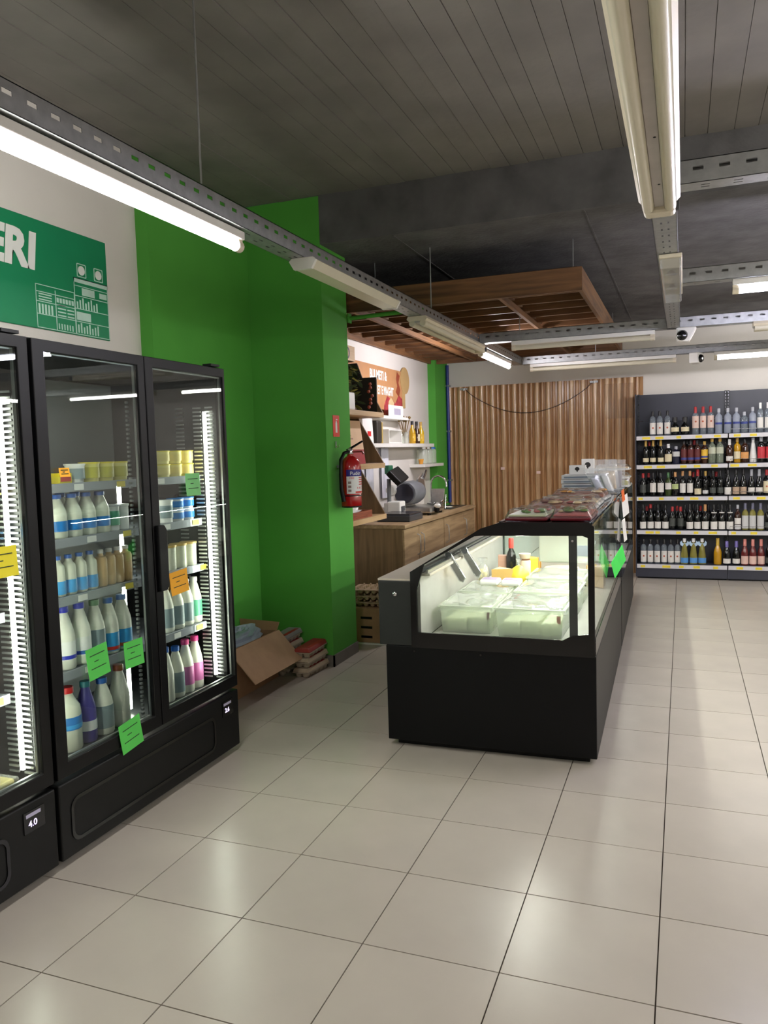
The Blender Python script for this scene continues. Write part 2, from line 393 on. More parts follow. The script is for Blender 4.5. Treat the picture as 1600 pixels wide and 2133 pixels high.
def fitting(label, p, length, along, lit=None, style='batten', z=2.535, group='ceiling light fittings'):
    """batten light: body, tubes, end caps; origin at one end, running along +Y or +X"""
    t = thing('tube_light', label, 'ceiling light', (p[0], p[1], z), 0 if along == 'Y' else -PI / 2, group)
    L = length
    if style == 'single':                      # open batten with one thick LED tube
        B(-0.028, 0.028, 0, L, -0.035, 0).build('body', m_plwhite, t, bevel=0.004)
        MB().lathe([(0.021, 0.03), (0.021, L - 0.03)], (0, 0, -0.06), 12, 'Y').build('tube', lit or m_tubeoff, t, True)
        for y in (0.0, L - 0.035): MB().lathe([(0.024, y), (0.024, y + 0.035)], (0, 0, -0.06), 12, 'Y').box(-0.018, 0.018, y, y + 0.03, -0.06, -0.03).build('end_cap', m_cream, t, True)
    elif style == 'wrap':                      # closed batten with a prismatic cover
        MB().prism([(-0.055, 0), (0.055, 0), (0.07, -0.012), (0.045, -0.05), (-0.045, -0.05), (-0.07, -0.012)], 'Y', 0.02, L - 0.02).build('cover', m_tubeoff, t)
        for y in (0.0, L - 0.02): MB().prism([(-0.057, 0.002), (0.057, 0.002), (0.072, -0.012), (0.047, -0.053), (-0.047, -0.053), (-0.072, -0.012)], 'Y', y, y + 0.02).build('end_cap', m_plwhite, t)
    elif style == 'twin':                      # weatherproof twin tube
        MB().prism([(-0.065, 0), (0.065, 0), (0.075, -0.02), (0.062, -0.034), (-0.062, -0.034), (-0.075, -0.02)], 'Y', 0, L).build('body', m_cream, t)
        for x in (-0.040, 0.040):
            MB().lathe([(0.022, 0.01), (0.022, L - 0.01)], (x, 0, -0.048), 14, 'Y').build('tube', lit or m_tubeoff, t, True)
        B(-0.017, 0.017, 0.0, L, -0.046, -0.034).build('spine', mat('spine_grey', (176, 170, 166), 0.5, var=0.1), t)
        for y in [q for q in (0.5, 1.1, 1.9, 2.35) if q < L]: MB().lathe([(0.004, -0.0475), (0.004, -0.046)], (0.006, y, 0), 8).build('screw', m_black, t)
        cap = MB().prism([(-0.052, -0.07), (0.052, -0.07), (0.062, -0.045), (0.055, 0.0), (-0.055, 0.0), (-0.062, -0.045)], 'Y', L, L + 0.075).build('end_cap', m_cream, t, bevel=0.012)
        MB().lathe([(0.022, 0), (0.022, 0.012), (0.012, 0.013)], (0.058, L + 0.045, -0.035), 12, 'X').build('socket', m_dgrey, cap)
    return t
# along the left long tray
fitting('blazing lit white tube over the fridges, left edge of the picture', (-1.76, 1.05), 1.92, 'Y', m_tube, 'single', 2.535)
fitting('unlit white wraparound fitting in front of the green pillar', (-1.72, 3.48), 1.22, 'Y', None, 'wrap', 2.537)
fitting('unlit twin tube fitting under the tray past the green pillar', (-1.745, 5.30), 1.75, 'Y', None, 'twin', 2.537)
fitting('short lit violet-white tube at the far end of the left tray', (-1.76, 7.20), 1.3, 'Y', m_tubef, 'single', 2.535)
# right long tray
fitting('large unlit cream twin tube fitting overhead at upper right', (-0.085, 0.62), 2.62, 'Y', None, 'twin', 2.537)
tq = thing('emergency_light', 'small clear emergency lamp under the right long tray', 'emergency light', (-0.06, 4.25, 2.538))
B(-0.055, 0.055, 0, 1.05, -0.02, 0).build('body', m_cream, tq, bevel=0.004)
B(-0.050, 0.050, 0.01, 1.04, -0.07, -0.02).build('cover', m_film, tq, bevel=0.008)
for y in (0.2, 0.6): MB().lathe([(0.008, 0), (0.03, -0.02), (0.034, -0.022)], (0, y + 0.1, -0.022), 12).build('lamp', m_chrome, tq, True)
# cross trays
fitting('unlit slim batten under the middle cross tray', (-1.42, 6.99), 1.20, 'X', None, 'single', 2.54)
fitting('clear-ended batten under the middle cross tray at the right edge', (0.52, 6.99), 1.2, 'X', None, 'twin', 2.54)
fitting('unlit slim batten under the cross tray by the panelling', (-1.62, 8.99), 1.55, 'X', None, 'single', 2.54)
fitting('lit white tube above the bottle racks at the right edge', (0.30, 8.99), 1.5, 'X', m_tubeb, 'single', 2.54)
fitting('lit violet-white tube at right under the beam', (0.27, 5.12), 1.5, 'X', m_tubep, 'single', 2.54)
# further shop tubes out of view; two by the photographer added for floor brightness
for (x, y, a, mm, w) in ((2.2, 8.99, 'X', m_tubeb, 'beyond the right edge over the far racks'), (2.2, 5.12, 'X', m_tuber, 'beyond the right edge under the beam'), (1.2, 3.22, 'X', m_tuber, 'beyond the right edge on the nearest cross tray'),
                         (3.0, 3.22, 'X', m_tube, 'near the right wall on the nearest cross tray'), (4.4, 7.6, 'Y', m_tube, 'running along the right wall, mirrored in the fridge doors'), (2.4, 0.8, 'X', m_tube, 'added right of the photographer to brighten the floor'),
                         (0.9, -1.2, 'X', m_tube, 'added behind the photographer to brighten the floor')):
    fitting('lit white tube ' + w, (x, y), 1.5, a, mm, 'single', 2.54)

# CCTV cameras
def cctv(label, x, y, z, yaw):
    t = thing('cctv_camera', label, 'camera', (x, y, z), yaw, 'cctv cameras')
    MB().prism([(-0.055, 0.0), (0.10, 0.0), (0.10, -0.015), (0.045, -0.12), (-0.05, -0.11)], 'Y', -0.05, 0.05).build('housing', m_plwhite, t, bevel=0.02)
    MB().lathe([(0.042, -0.05), (0.042, -0.062), (0.03, -0.08), (0.008, -0.085)], (-0.008, 0, -0.066), 16, 'Y').build('lens', m_blackg, t, True)
cctv('white cctv camera with a black lens under the middle cross tray', 0.0, 6.98, 2.54, 0.0)
cctv('white cctv camera seen from the side beside the lit tube above the bottle racks', 0.12, 8.92, 2.54, 1.2)

# ------------------------------------------------------------------ glass-door fridges along the left wall
FX = -2.26
m_liner = mat('fridge_liner', (118, 122, 124), 0.45, var=0.05)
m_ribs = mat('shelf_rail_metal', (176, 178, 176), 0.3, metal=0.8)
SH = [1.495, 1.265, 1.02, 0.705]        # shelf tops
BASE = 0.35
m_fshelf = mat('fridge_shelf', (92, 96, 104), 0.4)
m_prail = glass('clear_price_channel', (225, 228, 232), 1.0, rough=0.05, body=0.45, bcol=(205, 208, 216))
m_disp = emitter('display_digits', (225, 205, 255), 2.2)
def rrect(y0, y1, z0, z1, r, n=5):
    p = []
    for (cy, cz, a0) in ((y1 - r, z1 - r, 0), (y0 + r, z1 - r, 90), (y0 + r, z0 + r, 180), (y1 - r, z0 + r, 270)):
        for k in range(n + 1):
            a = math.radians(a0 + 90 * k / n); p.append((cy + r * math.cos(a), cz + r * math.sin(a)))
    return p
def fridge(label, y0, y1, digits, doors, z_top=2.06):
    t = thing('display_fridge', label, 'fridge', (0, 0, 0))
    xb = -3.05 if y1 < 3 else -3.03
    xi = FX - 0.045
    B(xb, xi, y0, y0 + 0.03, 0.06, z_top).box(xb, xi, y1 - 0.03, y1, 0.06, z_top).box(xb, xb + 0.04, y0 + 0.03, y1 - 0.03, 0.06, z_top).box(xb + 0.04, xi, y0 + 0.03, y1 - 0.03, z_top - 0.05, z_top).box(xb + 0.04, xi, y0 + 0.03, y1 - 0.03, 0.06, BASE - 0.02).build('cabinet', m_black, t)
    B(xb + 0.045, xb + 0.055, y0 + 0.035, y1 - 0.035, BASE, z_top - 0.06).build('liner', m_liner, t)
    B(xb + 0.06, xi - 0.01, y0 + 0.032, y1 - 0.032, BASE - 0.018, BASE).build('floor_plate', mat('dark_tray', (60, 62, 64), 0.35), t)
    # kick panel with rounded groove
    B(xi, FX, y0 + 0.004, y1 - 0.004, 0.03, BASE - 0.015).build('kick_panel', m_blackm, t, bevel=0.006)
    gy0, gy1 = y0 + 0.06, y1 - 0.235
    MB().ring(rrect(gy0, gy1, 0.08, 0.262, 0.045), rrect(gy0 + 0.014, gy1 - 0.014, 0.094, 0.248, 0.035), 'X', FX - 0.002, FX + 0.004).build('groove', m_blackg, t)
    d = B(FX - 0.001, FX + 0.004, y1 - 0.165, y1 - 0.065, 0.225, 0.305).build('display', m_blackg, t)
    B(FX + 0.004, FX + 0.0055, y1 - 0.155, y1 - 0.085, 0.283, 0.296).build('status_bar', mat('pale_lilac', (190, 186, 214), 0.3), d)
    text('digits', digits, 0.034, m_disp, d, (FX + 0.005, y1 - 0.145, 0.245), '+X', 0.0004)
    for (yy, zz) in ((y0 + 0.08, 0), (y1 - 0.08, 0)): MB().lathe([(0.025, 0), (0.025, 0.04)], (FX - 0.12, yy, 0), 10).lathe([(0.025, 0), (0.025, 0.06)], (xb + 0.1, yy, 0), 10).build('foot', m_dgrey, t)
    B(xb + 0.3, xb + 0.36, y1 - 0.10, y1 - 0.02, z_top, z_top + 0.02).build('hinge_cap', m_black, t)
    B(FX - 0.06, FX - 0.01, y1 - 0.11, y1 - 0.03, z_top, z_top + 0.012).build('hinge_cap', m_black, t)
    # shelves
    for z in SH:
        s = B(xb + 0.08, -2.425, y0 + 0.045, y1 - 0.045, z - 0.018, z).build('shelf', m_fshelf, t)
        B(-2.424, -2.412, y0 + 0.045, y1 - 0.045, z - 0.034, z + 0.004).build('price_channel', m_prail, s)
        for q in range(5):
            yy = y0 + 0.10 + q * (y1 - y0 - 0.2) / 4 + random.uniform(-0.05, 0.05)
            B(-2.411, -2.409, yy, yy + 0.055, z - 0.028, z - 0.002).build('price_ticket', m_paper if q % 2 else m_yellow, s)
    # light strips with ribbed rails, at each door's far edge
    B(-2.362, -2.350, y0 + 0.036, y0 + 0.048, 0.42, 1.83).build('led_strip', m_led, t)  # near-edge strip added to brighten the goods, hidden by the stile
    for (a, b, gl, gr, hs) in doors:
        if b > y1 - 0.1:
            B(-2.366, -2.352, b - 0.058, b - 0.046, 0.42, 1.83).build('led_strip', m_led, t)
            rb = MB(); z = BASE + 0.05
            while z < 1.85:
                for x in (-2.41, -2.52, -2.335): rb.box(x - 0.03, x + 0.018, b - 0.040, b - 0.034, z, z + 0.008)
                z += 0.021
            rb.build('ribbed_rail', m_ribs, t)
        else:
            for z0_, z1_ in zip([BASE + 0.02] + [q + 0.01 for q in SH[::-1]], [q - 0.03 for q in SH[::-1]] + [1.85]):
                if z1_ < 1.5: B(-2.545, -2.53, b + 0.118, b + 0.130, z0_, z1_).build('led_strip', m_led, t)
            rb = MB(); z = BASE + 0.05
            while z < 1.85: rb.box(-2.330, -2.318, b - 0.058, b - 0.047, z, z + 0.010); z += 0.020
            rb.build('ribbed_rail', m_ribs, t)
    for (a, b, gl, gr, hs) in doors:
        z0, z1 = BASE + 0.005, z_top - 0.008
        dr = MB().ring([(a, z0), (b, z0), (b, z1), (a, z1)], [(a + gl, z0 + 0.06), (b - gr, z0 + 0.06), (b - gr, z1 - 0.045), (a + gl, z1 - 0.045)], 'X', FX - 0.04, FX).build('door', m_black, t, bevel=0.003)
        B(FX - 0.012, FX - 0.006, a + gl - 0.006, b - gr + 0.006, z0 + 0.05, z1 - 0.035).build('pane', m_door, dr)
        sp = MB().ring([(a + gl, z0 + 0.06), (b - gr, z0 + 0.06), (b - gr, z1 - 0.045), (a + gl, z1 - 0.045)], [(a + gl + 0.006, z0 + 0.066), (b - gr - 0.006, z0 + 0.066), (b - gr - 0.006, z1 - 0.051), (a + gl + 0.006, z1 - 0.051)], 'X', FX - 0.03, FX - 0.02).build('spacer', m_ribs, dr)
        if hs:
            y = a + 0.012 if hs < 0 else b - 0.075
            MB().prism([(y, 0.98), (y + 0.045, 0.98), (y + 0.063, 1.0), (y + 0.063, 1.26), (y + 0.045, 1.285), (y, 1.285)], 'X', FX, FX + 0.022).build('handle', m_black, dr, bevel=0.004)
    return t
fridge('black two-door glass fridge of dairy drinks beside the green wall', 2.285, 3.605, '2.6', [(2.290, 2.940, 0.06, 0.045, 0), (2.947, 3.60, 0.055, 0.018, -1)])
fridge('black glass-door fridge cut off by the left edge of the picture', 0.955, 2.275, '4.0', [(0.96, 1.61, 0.05, 0.05, 0), (1.617, 2.27, 0.05, 0.05, -1)])

# ---- products in the fridges
def blabel(r, z0, z1, a0, a1, m, n=10):
    mb = MB(); vs = []
    for j, z in enumerate((z0, z1)):
        for i in range(n + 1):
            a = a0 + (a1 - a0) * i / n
            vs.append((r * math.cos(a), r * math.sin(a), z))
    for j, z in enumerate((z0, z1)):
        for i in range(n + 1):
            a = a0 + (a1 - a0) * i / n
            vs.append(((r - 0.001) * math.cos(a), (r - 0.001) * math.sin(a), z))
    k = n + 1; fs = []
    for i in range(n): fs += [(i, i + 1, k + i + 1, k + i), (2 * k + i, 3 * k + i, 3 * k + i + 1, 2 * k + i + 1)]
    for i in range(n): fs += [(i, 2 * k + i, 2 * k + i + 1, i + 1), (k + i, k + i + 1, 3 * k + i + 1, 3 * k + i)]
    return mb.add(vs, fs)
PROTO = {}
def place(key, maker, loc, rz, label, cat, group):
    """first use builds the thing, later uses copy it with its parts"""
    if key not in PROTO:
        o = maker(); PROTO[key] = o
    else: o = copy_tree(PROTO[key])
    o.location = loc; o.rotation_euler = (0, 0, rz)
    for kk in ('label', 'category', 'group'):
        if kk in o: del o[kk]
    return tag(o, label, cat, group)
m_milk = mat('milk_white', (236, 236, 222), 0.3, var=0.02)
m_milkclear = mat('milk_bottle_plastic', (222, 224, 206), 0.22, var=0.03)
def cm(n, c, r=0.35): return mat(n, c, r, var=0.04)
c_blue = cm('cap_blue', (24, 98, 190)); c_navy = cm('cap_navy', (36, 44, 190)); c_green = cm('cap_green', (96, 142, 104)); c_red = cm('cap_red', (214, 30, 34))
c_brown = cm('cap_brown', (150, 70, 38)); c_pink = cm('cap_pink', (206, 60, 130)); c_teal = cm('cap_teal', (40, 130, 140)); c_white = cm('cap_white', (236, 234, 230)); c_gold = cm('lid_gold', (198, 166, 92), 0.3)
l_blue = cm('label_blue', (40, 124, 200)); l_sky = cm('label_sky', (60, 160, 226)); l_white = cm('label_white', (240, 240, 238)); l_pink = cm('label_pink', (206, 120, 176)); l_green = cm('label_mint', (96, 176, 140)); l_grey = cm('label_greyblue', (136, 152, 158)); l_navy = cm('label_navyband', (50, 60, 180)); l_purple = cm('purple_plastic', (74, 66, 150)); l_tan = cm('tan_print', (206, 170, 120)); l_yellow = cm('tub_yellow', (236, 214, 50)); l_ylw2 = cm('tub_pale_yellow', (232, 220, 130)); l_red = cm('print_red', (204, 50, 44))
def milk(name, h, r, cap, lab, lz0, lz1, body=None, neck=0.62, band=None):
    def f():
        t = thing(name, None, None)
        MB().lathe([(r * 0.9, 0), (r, 0.008), (r, h * neck * 0.85), (r * 0.93, h * neck), (r * 0.55, h * 0.83), (r * 0.44, h * 0.88), (r * 0.44, h * 0.92)], n=16).build('body', body or m_milkclear, t, True)
        MB().lathe([(r * 0.52, h * 0.905), (r * 0.52, h * 0.985), (r * 0.48, h)], n=14).build('cap', cap, t, True)
        if lab: blabel(r + 0.0012, h * lz0, h * lz1, -PI * 0.62, PI * 0.62, lab).build('label', lab, t, True)
        if band: 
            b = blabel(r + 0.0022, h * (lz0 + 0.02), h * (lz0 + 0.08), -PI * 0.6, PI * 0.6, band).build('label_band', band, t, True)
        return t
    return f
def tub(name, w, d, h, col, lid, taper=0.85, lab=None):
    def f():
        t = thing(name, None, None)
        MB().lathe([(w / 2 * taper, 0), (w / 2, h * 0.92), (w / 2, h * 0.93)], n=18).build('body', col, t, True)
        MB().lathe([(w / 2 + 0.003, h * 0.92), (w / 2 + 0.003, h)], n=18).build('lid', lid, t, True)
        if lab: blabel(w / 2 * (taper * 0.5 + 0.5) + 0.003, h * 0.2, h * 0.75, -PI * 0.45, PI * 0.45, lab).build('label', lab, t, True)
        return t
    return f
def carton(name, w, d, h, col, side=None):
    def f():
        t = thing(name, None, None)
        B(-d / 2, d / 2, -w / 2, w / 2, 0, h).build('box', col, t, bevel=0.003)
        B(d / 2, d / 2 + 0.001, -w * 0.4, w * 0.4, h * 0.2, h * 0.75).build('print', side or l_red, t)
        return t
    return f
GX = -2.475
dn = ['left fridge door', 'right fridge door']
sn = ['top', 'second', 'third', 'fourth', 'bottom']
def stock(door, row, items, grp):
    z = (SH + [BASE])[row] + 0.001
    for i, (y, key, maker, desc, cat) in enumerate(items):
        place(key, maker, (GX, y, z), random.uniform(-0.15, 0.15) if 'carton' not in key else 0, '%s, %s from left on %s shelf, %s' % (desc, ORD[i], sn[row], dn[door]), cat, grp)
mk_a = ('milk_a', milk('milk_bottle', 0.185, 0.042, c_blue, l_blue, 0.16, 0.40), 'milk bottle, blue cap and label', 'bottle')
mk_b = ('milk_b', milk('yoghurt_drink', 0.170, 0.031, c_blue, l_sky, 0.05, 0.38, neck=0.75), 'slim yoghurt drink, blue cap', 'bottle')
mk_c = ('milk_c', milk('kefir_bottle', 0.268, 0.045, c_navy, l_white, 0.15, 0.45, m_milk, 0.6, l_navy), 'tall white kefir bottle, navy cap', 'bottle')
mk_d = ('milk_d', milk('kefir_bottle', 0.262, 0.043, c_green, l_grey, 0.15, 0.5, m_milk, 0.6), 'tall white kefir bottle, green cap', 'bottle')
mk_e = ('milk_e', milk('kefir_bottle', 0.255, 0.043, c_blue, l_sky, 0.05, 0.38, m_milk, 0.6, l_red), 'tall white kefir bottle, red-blue label', 'bottle')
cof = ('coffee', milk('coffee_drink', 0.165, 0.028, c_white, l_tan, 0.25, 0.75, l_tan, 0.8), 'tan coffee drink, white cap', 'bottle')
yt = ('ytub', tub('butter_tub', 0.088, 0.1, 0.088, l_ylw2, l_yellow, 0.85, cm('print_olive', (190, 182, 60))), 'yellow tub', 'tub')
wt = ('wtub', tub('butter_tub', 0.086, 0.1, 0.083, l_white, l_white, 0.8, l_grey), 'white tub', 'tub')
def P(y, q): return (y,) + q
ct = ('carton_ry', carton('butter_pack', 0.075, 0.06, 0.045, l_yellow), 'small yellow and red butter pack', 'pack')
stock(0, 0, [P(2.622, ct), P(2.71, wt), P(2.80, yt), P(2.895, yt), P(2.99, yt)], 'tubs on the left door top shelf')
stock(0, 1, [P(2.590, mk_a), P(2.678, mk_a), P(2.766, mk_a), P(2.854, mk_a)] + [P(2.935, ('cup1', tub('yoghurt_cup', 0.062, 0.06, 0.12, l_white, cm('foil', (190, 192, 196), 0.25), 0.9, l_green), 'white yoghurt cup, green print', 'cup')), P(3.003, ('cup2', tub('yoghurt_cup', 0.058, 0.06, 0.118, l_white, l_white, 0.95), 'plain white yoghurt cup', 'cup'))], 'bottles on the left door second shelf')
stock(0, 2, [P(2.575, mk_b), P(2.640, mk_b), P(2.705, mk_b), P(2.770, mk_b), P(2.838, cof), P(2.895, cof), P(2.952, cof), P(3.009, cof)], 'bottles on the left door third shelf')
stock(0, 3, [P(2.590, mk_c), P(2.685, mk_c), P(2.780, mk_d), P(2.870, mk_e), P(2.96, mk_e)], 'bottles on the left door fourth shelf')
stock(0, 4, [P(2.585, ('jug', milk('milk_jug', 0.275, 0.055, c_red, l_blue, 0.35, 0.55, m_milkclear, 0.7, l_sky), 'large milk jug, red cap', 'bottle')), P(2.695, ('purple', milk('drink_bottle', 0.27, 0.043, c_teal, l_white, 0.2, 0.36, l_purple, 0.6), 'purple bottle, teal cap', 'bottle')), P(2.80, ('mk5', milk('milk_bottle', 0.255, 0.047, c_blue, l_grey, 0.12, 0.52, m_milk, 0.62), 'white milk bottle, blue cap, grey label', 'bottle')), P(2.915, ('mk6', milk('milk_bottle', 0.285, 0.046, c_brown, None, 0, 0, m_milk, 0.58), 'cream milk bottle, brown cap', 'bottle'))], 'bottles on the left door bottom shelf')
y2 = ('ytub2', tub('cream_tub', 0.094, 0.1, 0.066, l_ylw2, l_yellow, 0.9, cm('print_straw', (226, 206, 120))), 'yellow cream tub', 'tub')
stock(1, 0, [P(3.31, y2), P(3.412, y2), P(3.514, y2)], 'yellow tubs on the right door top shelf')
for i, y in enumerate((3.31, 3.412, 3.514)):
    place('ytub2', None, (GX, y, SH[0] + 0.069), 0.1 * i, 'yellow cream tub stacked on top, %s from left, top shelf, right door' % ORD[i], 'tub', 'yellow tubs on the right door top shelf')
bt = ('btub', tub('cheese_tub', 0.085, 0.08, 0.058, l_white, l_blue, 0.9, l_blue), 'white tub with blue lid', 'tub')
stock(1, 1, [P(3.325, ('wt2', tub('cheese_tub', 0.085, 0.08, 0.115, l_white, l_white, 0.9, l_grey), 'tall white tub', 'tub')), P(3.42, bt), P(3.51, bt)], 'tubs on the right door second shelf')
for i, y in enumerate((3.42, 3.51)):
    place('btub', None, (GX, y, SH[1] + 0.061), 0.05, 'blue-lidded tub stacked on top, %s from left, second shelf, right door' % ORD[i], 'tub', 'tubs on the right door second shelf')
jr = ('jar', tub('honey_jar', 0.085, 0.08, 0.125, cm('jar_pale', (214, 214, 196), 0.15), c_gold, 0.98), 'pale jar with gold lid', 'jar')
stock(1, 2, [P(3.335, jr), P(3.425, jr), P(3.515, jr)], 'jars on the right door third shelf')
g1 = ('mkg1', milk('kefir_bottle', 0.245, 0.041, c_white, l_grey, 0.1, 0.5, m_milk, 0.6), 'white kefir bottle, grey label', 'bottle')
stock(1, 3, [P(3.295, g1), P(3.382, g1), P(3.468, g1), P(3.547, ('mkg2', milk('kefir_bottle', 0.245, 0.040, c_white, l_green, 0.15, 0.5, m_milk, 0.6), 'white kefir bottle, mint label', 'bottle'))], 'bottles on the right door fourth shelf')
stock(1, 4, [P(3.27, ('mkh', milk('milk_bottle', 0.28, 0.041, c_blue, None, 0, 0, m_milk, 0.6), 'plain white milk bottle, blue cap', 'bottle')), P(3.357, ('mkh2', milk('milk_bottle', 0.265, 0.041, c_blue, l_grey, 0.1, 0.5, m_milk, 0.6), 'white milk bottle, grey label, blue cap', 'bottle')), P(3.443, ('mkh3', milk('milk_bottle', 0.28, 0.041, c_pink, l_pink, 0.15, 0.5, m_milk, 0.6), 'white milk bottle, pink label', 'bottle')), P(3.53, ('mkh3', None, 'white milk bottle, pink label', 'bottle'))], 'bottles on the right door bottom shelf')
# second row of bottles behind the front ones (seen between them)
for i, y in enumerate((2.63, 2.72, 2.81)):
    o = place('milk_a', None, (GX - 0.10, y, SH[1] + 0.001), 0, 'milk bottle in the row behind, %s from left, second shelf, left door' % ORD[i], 'bottle', 'bottles on the left door second shelf')
# left fridge: what shows at the picture's edge
for i, (y, z, c) in enumerate(((2.06, 0.351, 'tray'), (2.06, SH[1], 'a'), (2.16, SH[1], 'a'))):
    if c == 'tray':
        t = thing('cheese_pack', 'film-wrapped yellow cheese pack on the floor of the cut-off fridge', 'cheese', (-2.44, y, z))
        B(-0.09, 0.09, -0.14, 0.14, 0, 0.025).build('tray', m_plwhite, t, bevel=0.008)
        B(-0.075, 0.075, -0.125, 0.125, 0.025, 0.05).build('cheese', cm('cheese_yellow', (226, 206, 110)), t, bevel=0.01)
        B(-0.088, 0.088, -0.138, 0.138, 0.024, 0.056).build('film', m_film, t, bevel=0.012)
    else:
        place('milk_a', None, (GX, y, z + 0.001), 0, 'blue-labelled milk bottle in the cut-off fridge, %s from left' % ORD[i - 1], 'bottle', 'bottles in the cut-off fridge')

# paper price tags stuck on the glass
m_gtag = mat('green_tag_paper', (86, 200, 84), 0.8, var=0.03); m_otag = mat('orange_tag_paper', (232, 166, 40), 0.8, var=0.03); m_ytag = mat('yellow_tag_paper', (232, 218, 50), 0.8, var=0.03)
m_ink = mat('tag_ink', (40, 60, 40), 0.8)
def papertag(label, y0, y1, z0, z1, m, tilt=0.0, x=FX + 0.004):
    t = thing('price_tag', label, 'price tag', (x, (y0 + y1) / 2, (z0 + z1) / 2), 0, 'paper price tags')
    w, h = (y1 - y0) / 2, (z1 - z0) / 2
    mb = MB(); n = 5; vs = []; fs = []
    for j in range(n + 1):
        v = -h + 2 * h * j / n
        for sgn in (0, 1):
            for u in (-w, w): vs.append((0.006 * (1 - j / n) ** 2 + 0.001 * sgn, u + 0.0 * v, v))
    for j in range(n):
        a = j * 4; fs += [(a, a + 1, a + 5, a + 4), (a + 2, a + 6, a + 7, a + 3), (a, a + 4, a + 6, a + 2), (a + 1, a + 3, a + 7, a + 5)]
    fs += [(0, 2, 3, 1), (n * 4, n * 4 + 1, n * 4 + 3, n * 4 + 2)]
    mb.add(vs, fs)
    Rm = Matrix.Rotation(tilt, 4, 'X'); mb.xf(Rm); mb.build('paper', m, t)
    ln = MB()
    for k in range(3):
        zz = h * (0.5 - 0.42 * k); l = w * (0.7 if k != 1 else 0.35); xx = 0.006 * (0.5 - 0.5 * zz / h) ** 2 + 0.0015
        ln.box(xx, xx + 0.0005, -l, l * (1 if k != 1 else 0.2), zz - 0.0018, zz + 0.0018)
    ln.xf(Rm); ln.build('handwriting', m_ink, t)
papertag('green paper tag on the left door near the kefir bottles', 2.475, 2.60, 0.70, 0.83, m_gtag, 0.08)
papertag('green paper tag beside the middle stile of the two-door fridge', 2.70, 2.825, 0.685, 0.80, m_gtag, 0.0)
papertag('green paper tag stuck over the lower door frame', 2.645, 2.785, 0.33, 0.46, m_gtag, 0.12)
papertag('orange paper tag on the right door glass', 3.045, 3.185, 0.945, 1.055, m_otag, 0.06)
papertag('pale green tag high on the right door glass', 3.205, 3.325, 1.405, 1.515, mat('green_tag_pale', (120, 190, 120), 0.8), 0.0)
papertag('yellow paper tag on the fridge at the left edge', 2.02, 2.155, 1.185, 1.295, m_ytag, 0.0)
papertag('small orange tag on the left door top shelf', 2.385, 2.44, 1.53, 1.565, m_otag, 0.0, FX + 0.004)

# ------------------------------------------------------------------ green shop sign on the white wall
sg = thing('wall_sign', 'green sign board with white lettering above the fridges', 'sign', (XL, 0, 0))
B(0.001, 0.012, 1.35, 3.775, 2.285, 2.845).build('board', mat('sign_green', (26, 138, 92), 0.4, var=0.03), sg, bevel=0.004)
m_swhite = mat('sign_white', (242, 242, 238), 0.4, var=0.01)
text('lettering', 'ERI', 0.25, m_swhite, sg, (0.0135, 2.90, 2.59), '+X', 0.001, 0.12, 'LEFT', 0.98, 0.011)
m_sline = mat('sign_pale_line', (196, 226, 212), 0.5)
art = MB()
def sl(y0, y1, z0, z1): art.box(0.012, 0.0135, y0, y1, z0, z1)
def frame(y0, y1, z0, z1, w=0.004):
    sl(y0, y1, z0, z0 + w); sl(y0, y1, z1 - w, z1); sl(y0, y0 + w, z0, z1); sl(y1 - w, y1, z0, z1)
frame(3.22, 3.50, 2.29, 2.515); frame(3.50, 3.77, 2.29, 2.60)
for y in (3.355,): sl(y, y + 0.005, 2.29, 2.50)
for z in (2.36, 2.425, 2.475): sl(3.22, 3.50, z, z + 0.004)
for z in (2.36, 2.43, 2.50, 2.555): sl(3.50, 3.77, z, z + 0.004)
sl(3.50, 3.77, 2.575, 2.60)
for q in range(5): sl(3.235 + q * 0.022, 3.247 + q * 0.022, 2.365, 2.415)
for q in range(4): sl(3.37, 3.43, 2.37 + q * 0.018, 2.377 + q * 0.018)
for q in range(3): sl(3.44, 3.49, 2.37 + q * 0.018, 2.377 + q * 0.018)
for q in range(8): sl(3.515 + q * 0.022, 3.525 + q * 0.022, 2.435, 2.47 + 0.012 * (q % 3)); sl(3.515 + q * 0.022, 3.525 + q * 0.022, 2.30, 2.335 + 0.01 * ((q + 1) % 3))
for q in range(6): sl(3.37 + q * 0.02, 3.378 + q * 0.02, 2.30, 2.33); sl(3.365 + q * 0.022, 3.38 + q * 0.022, 2.44, 2.465)
for q in range(3): sl(3.24, 3.33, 2.435 + q * 0.014, 2.441 + q * 0.014)
sl(3.56, 3.66, 2.51, 2.55); sl(3.70, 3.76, 2.515, 2.545); sl(3.51, 3.62, 2.37, 2.415)
art.build('shelf_drawing', m_sline, sg)
for y in (3.565, 3.70):
    MB().lathe([(0.026, 0.012), (0.026, 0.0138)], (0, y, 2.645), 14, 'X').build('lamp_emblem', m_swhite, sg)
    MB().ring(rrect(y - 0.036, y + 0.036, 2.608, 2.682, 0.006, 2), rrect(y - 0.031, y + 0.031, 2.613, 2.677, 0.004, 2), 'X', 0.012, 0.0135).build('lamp_frame', m_sline, sg)

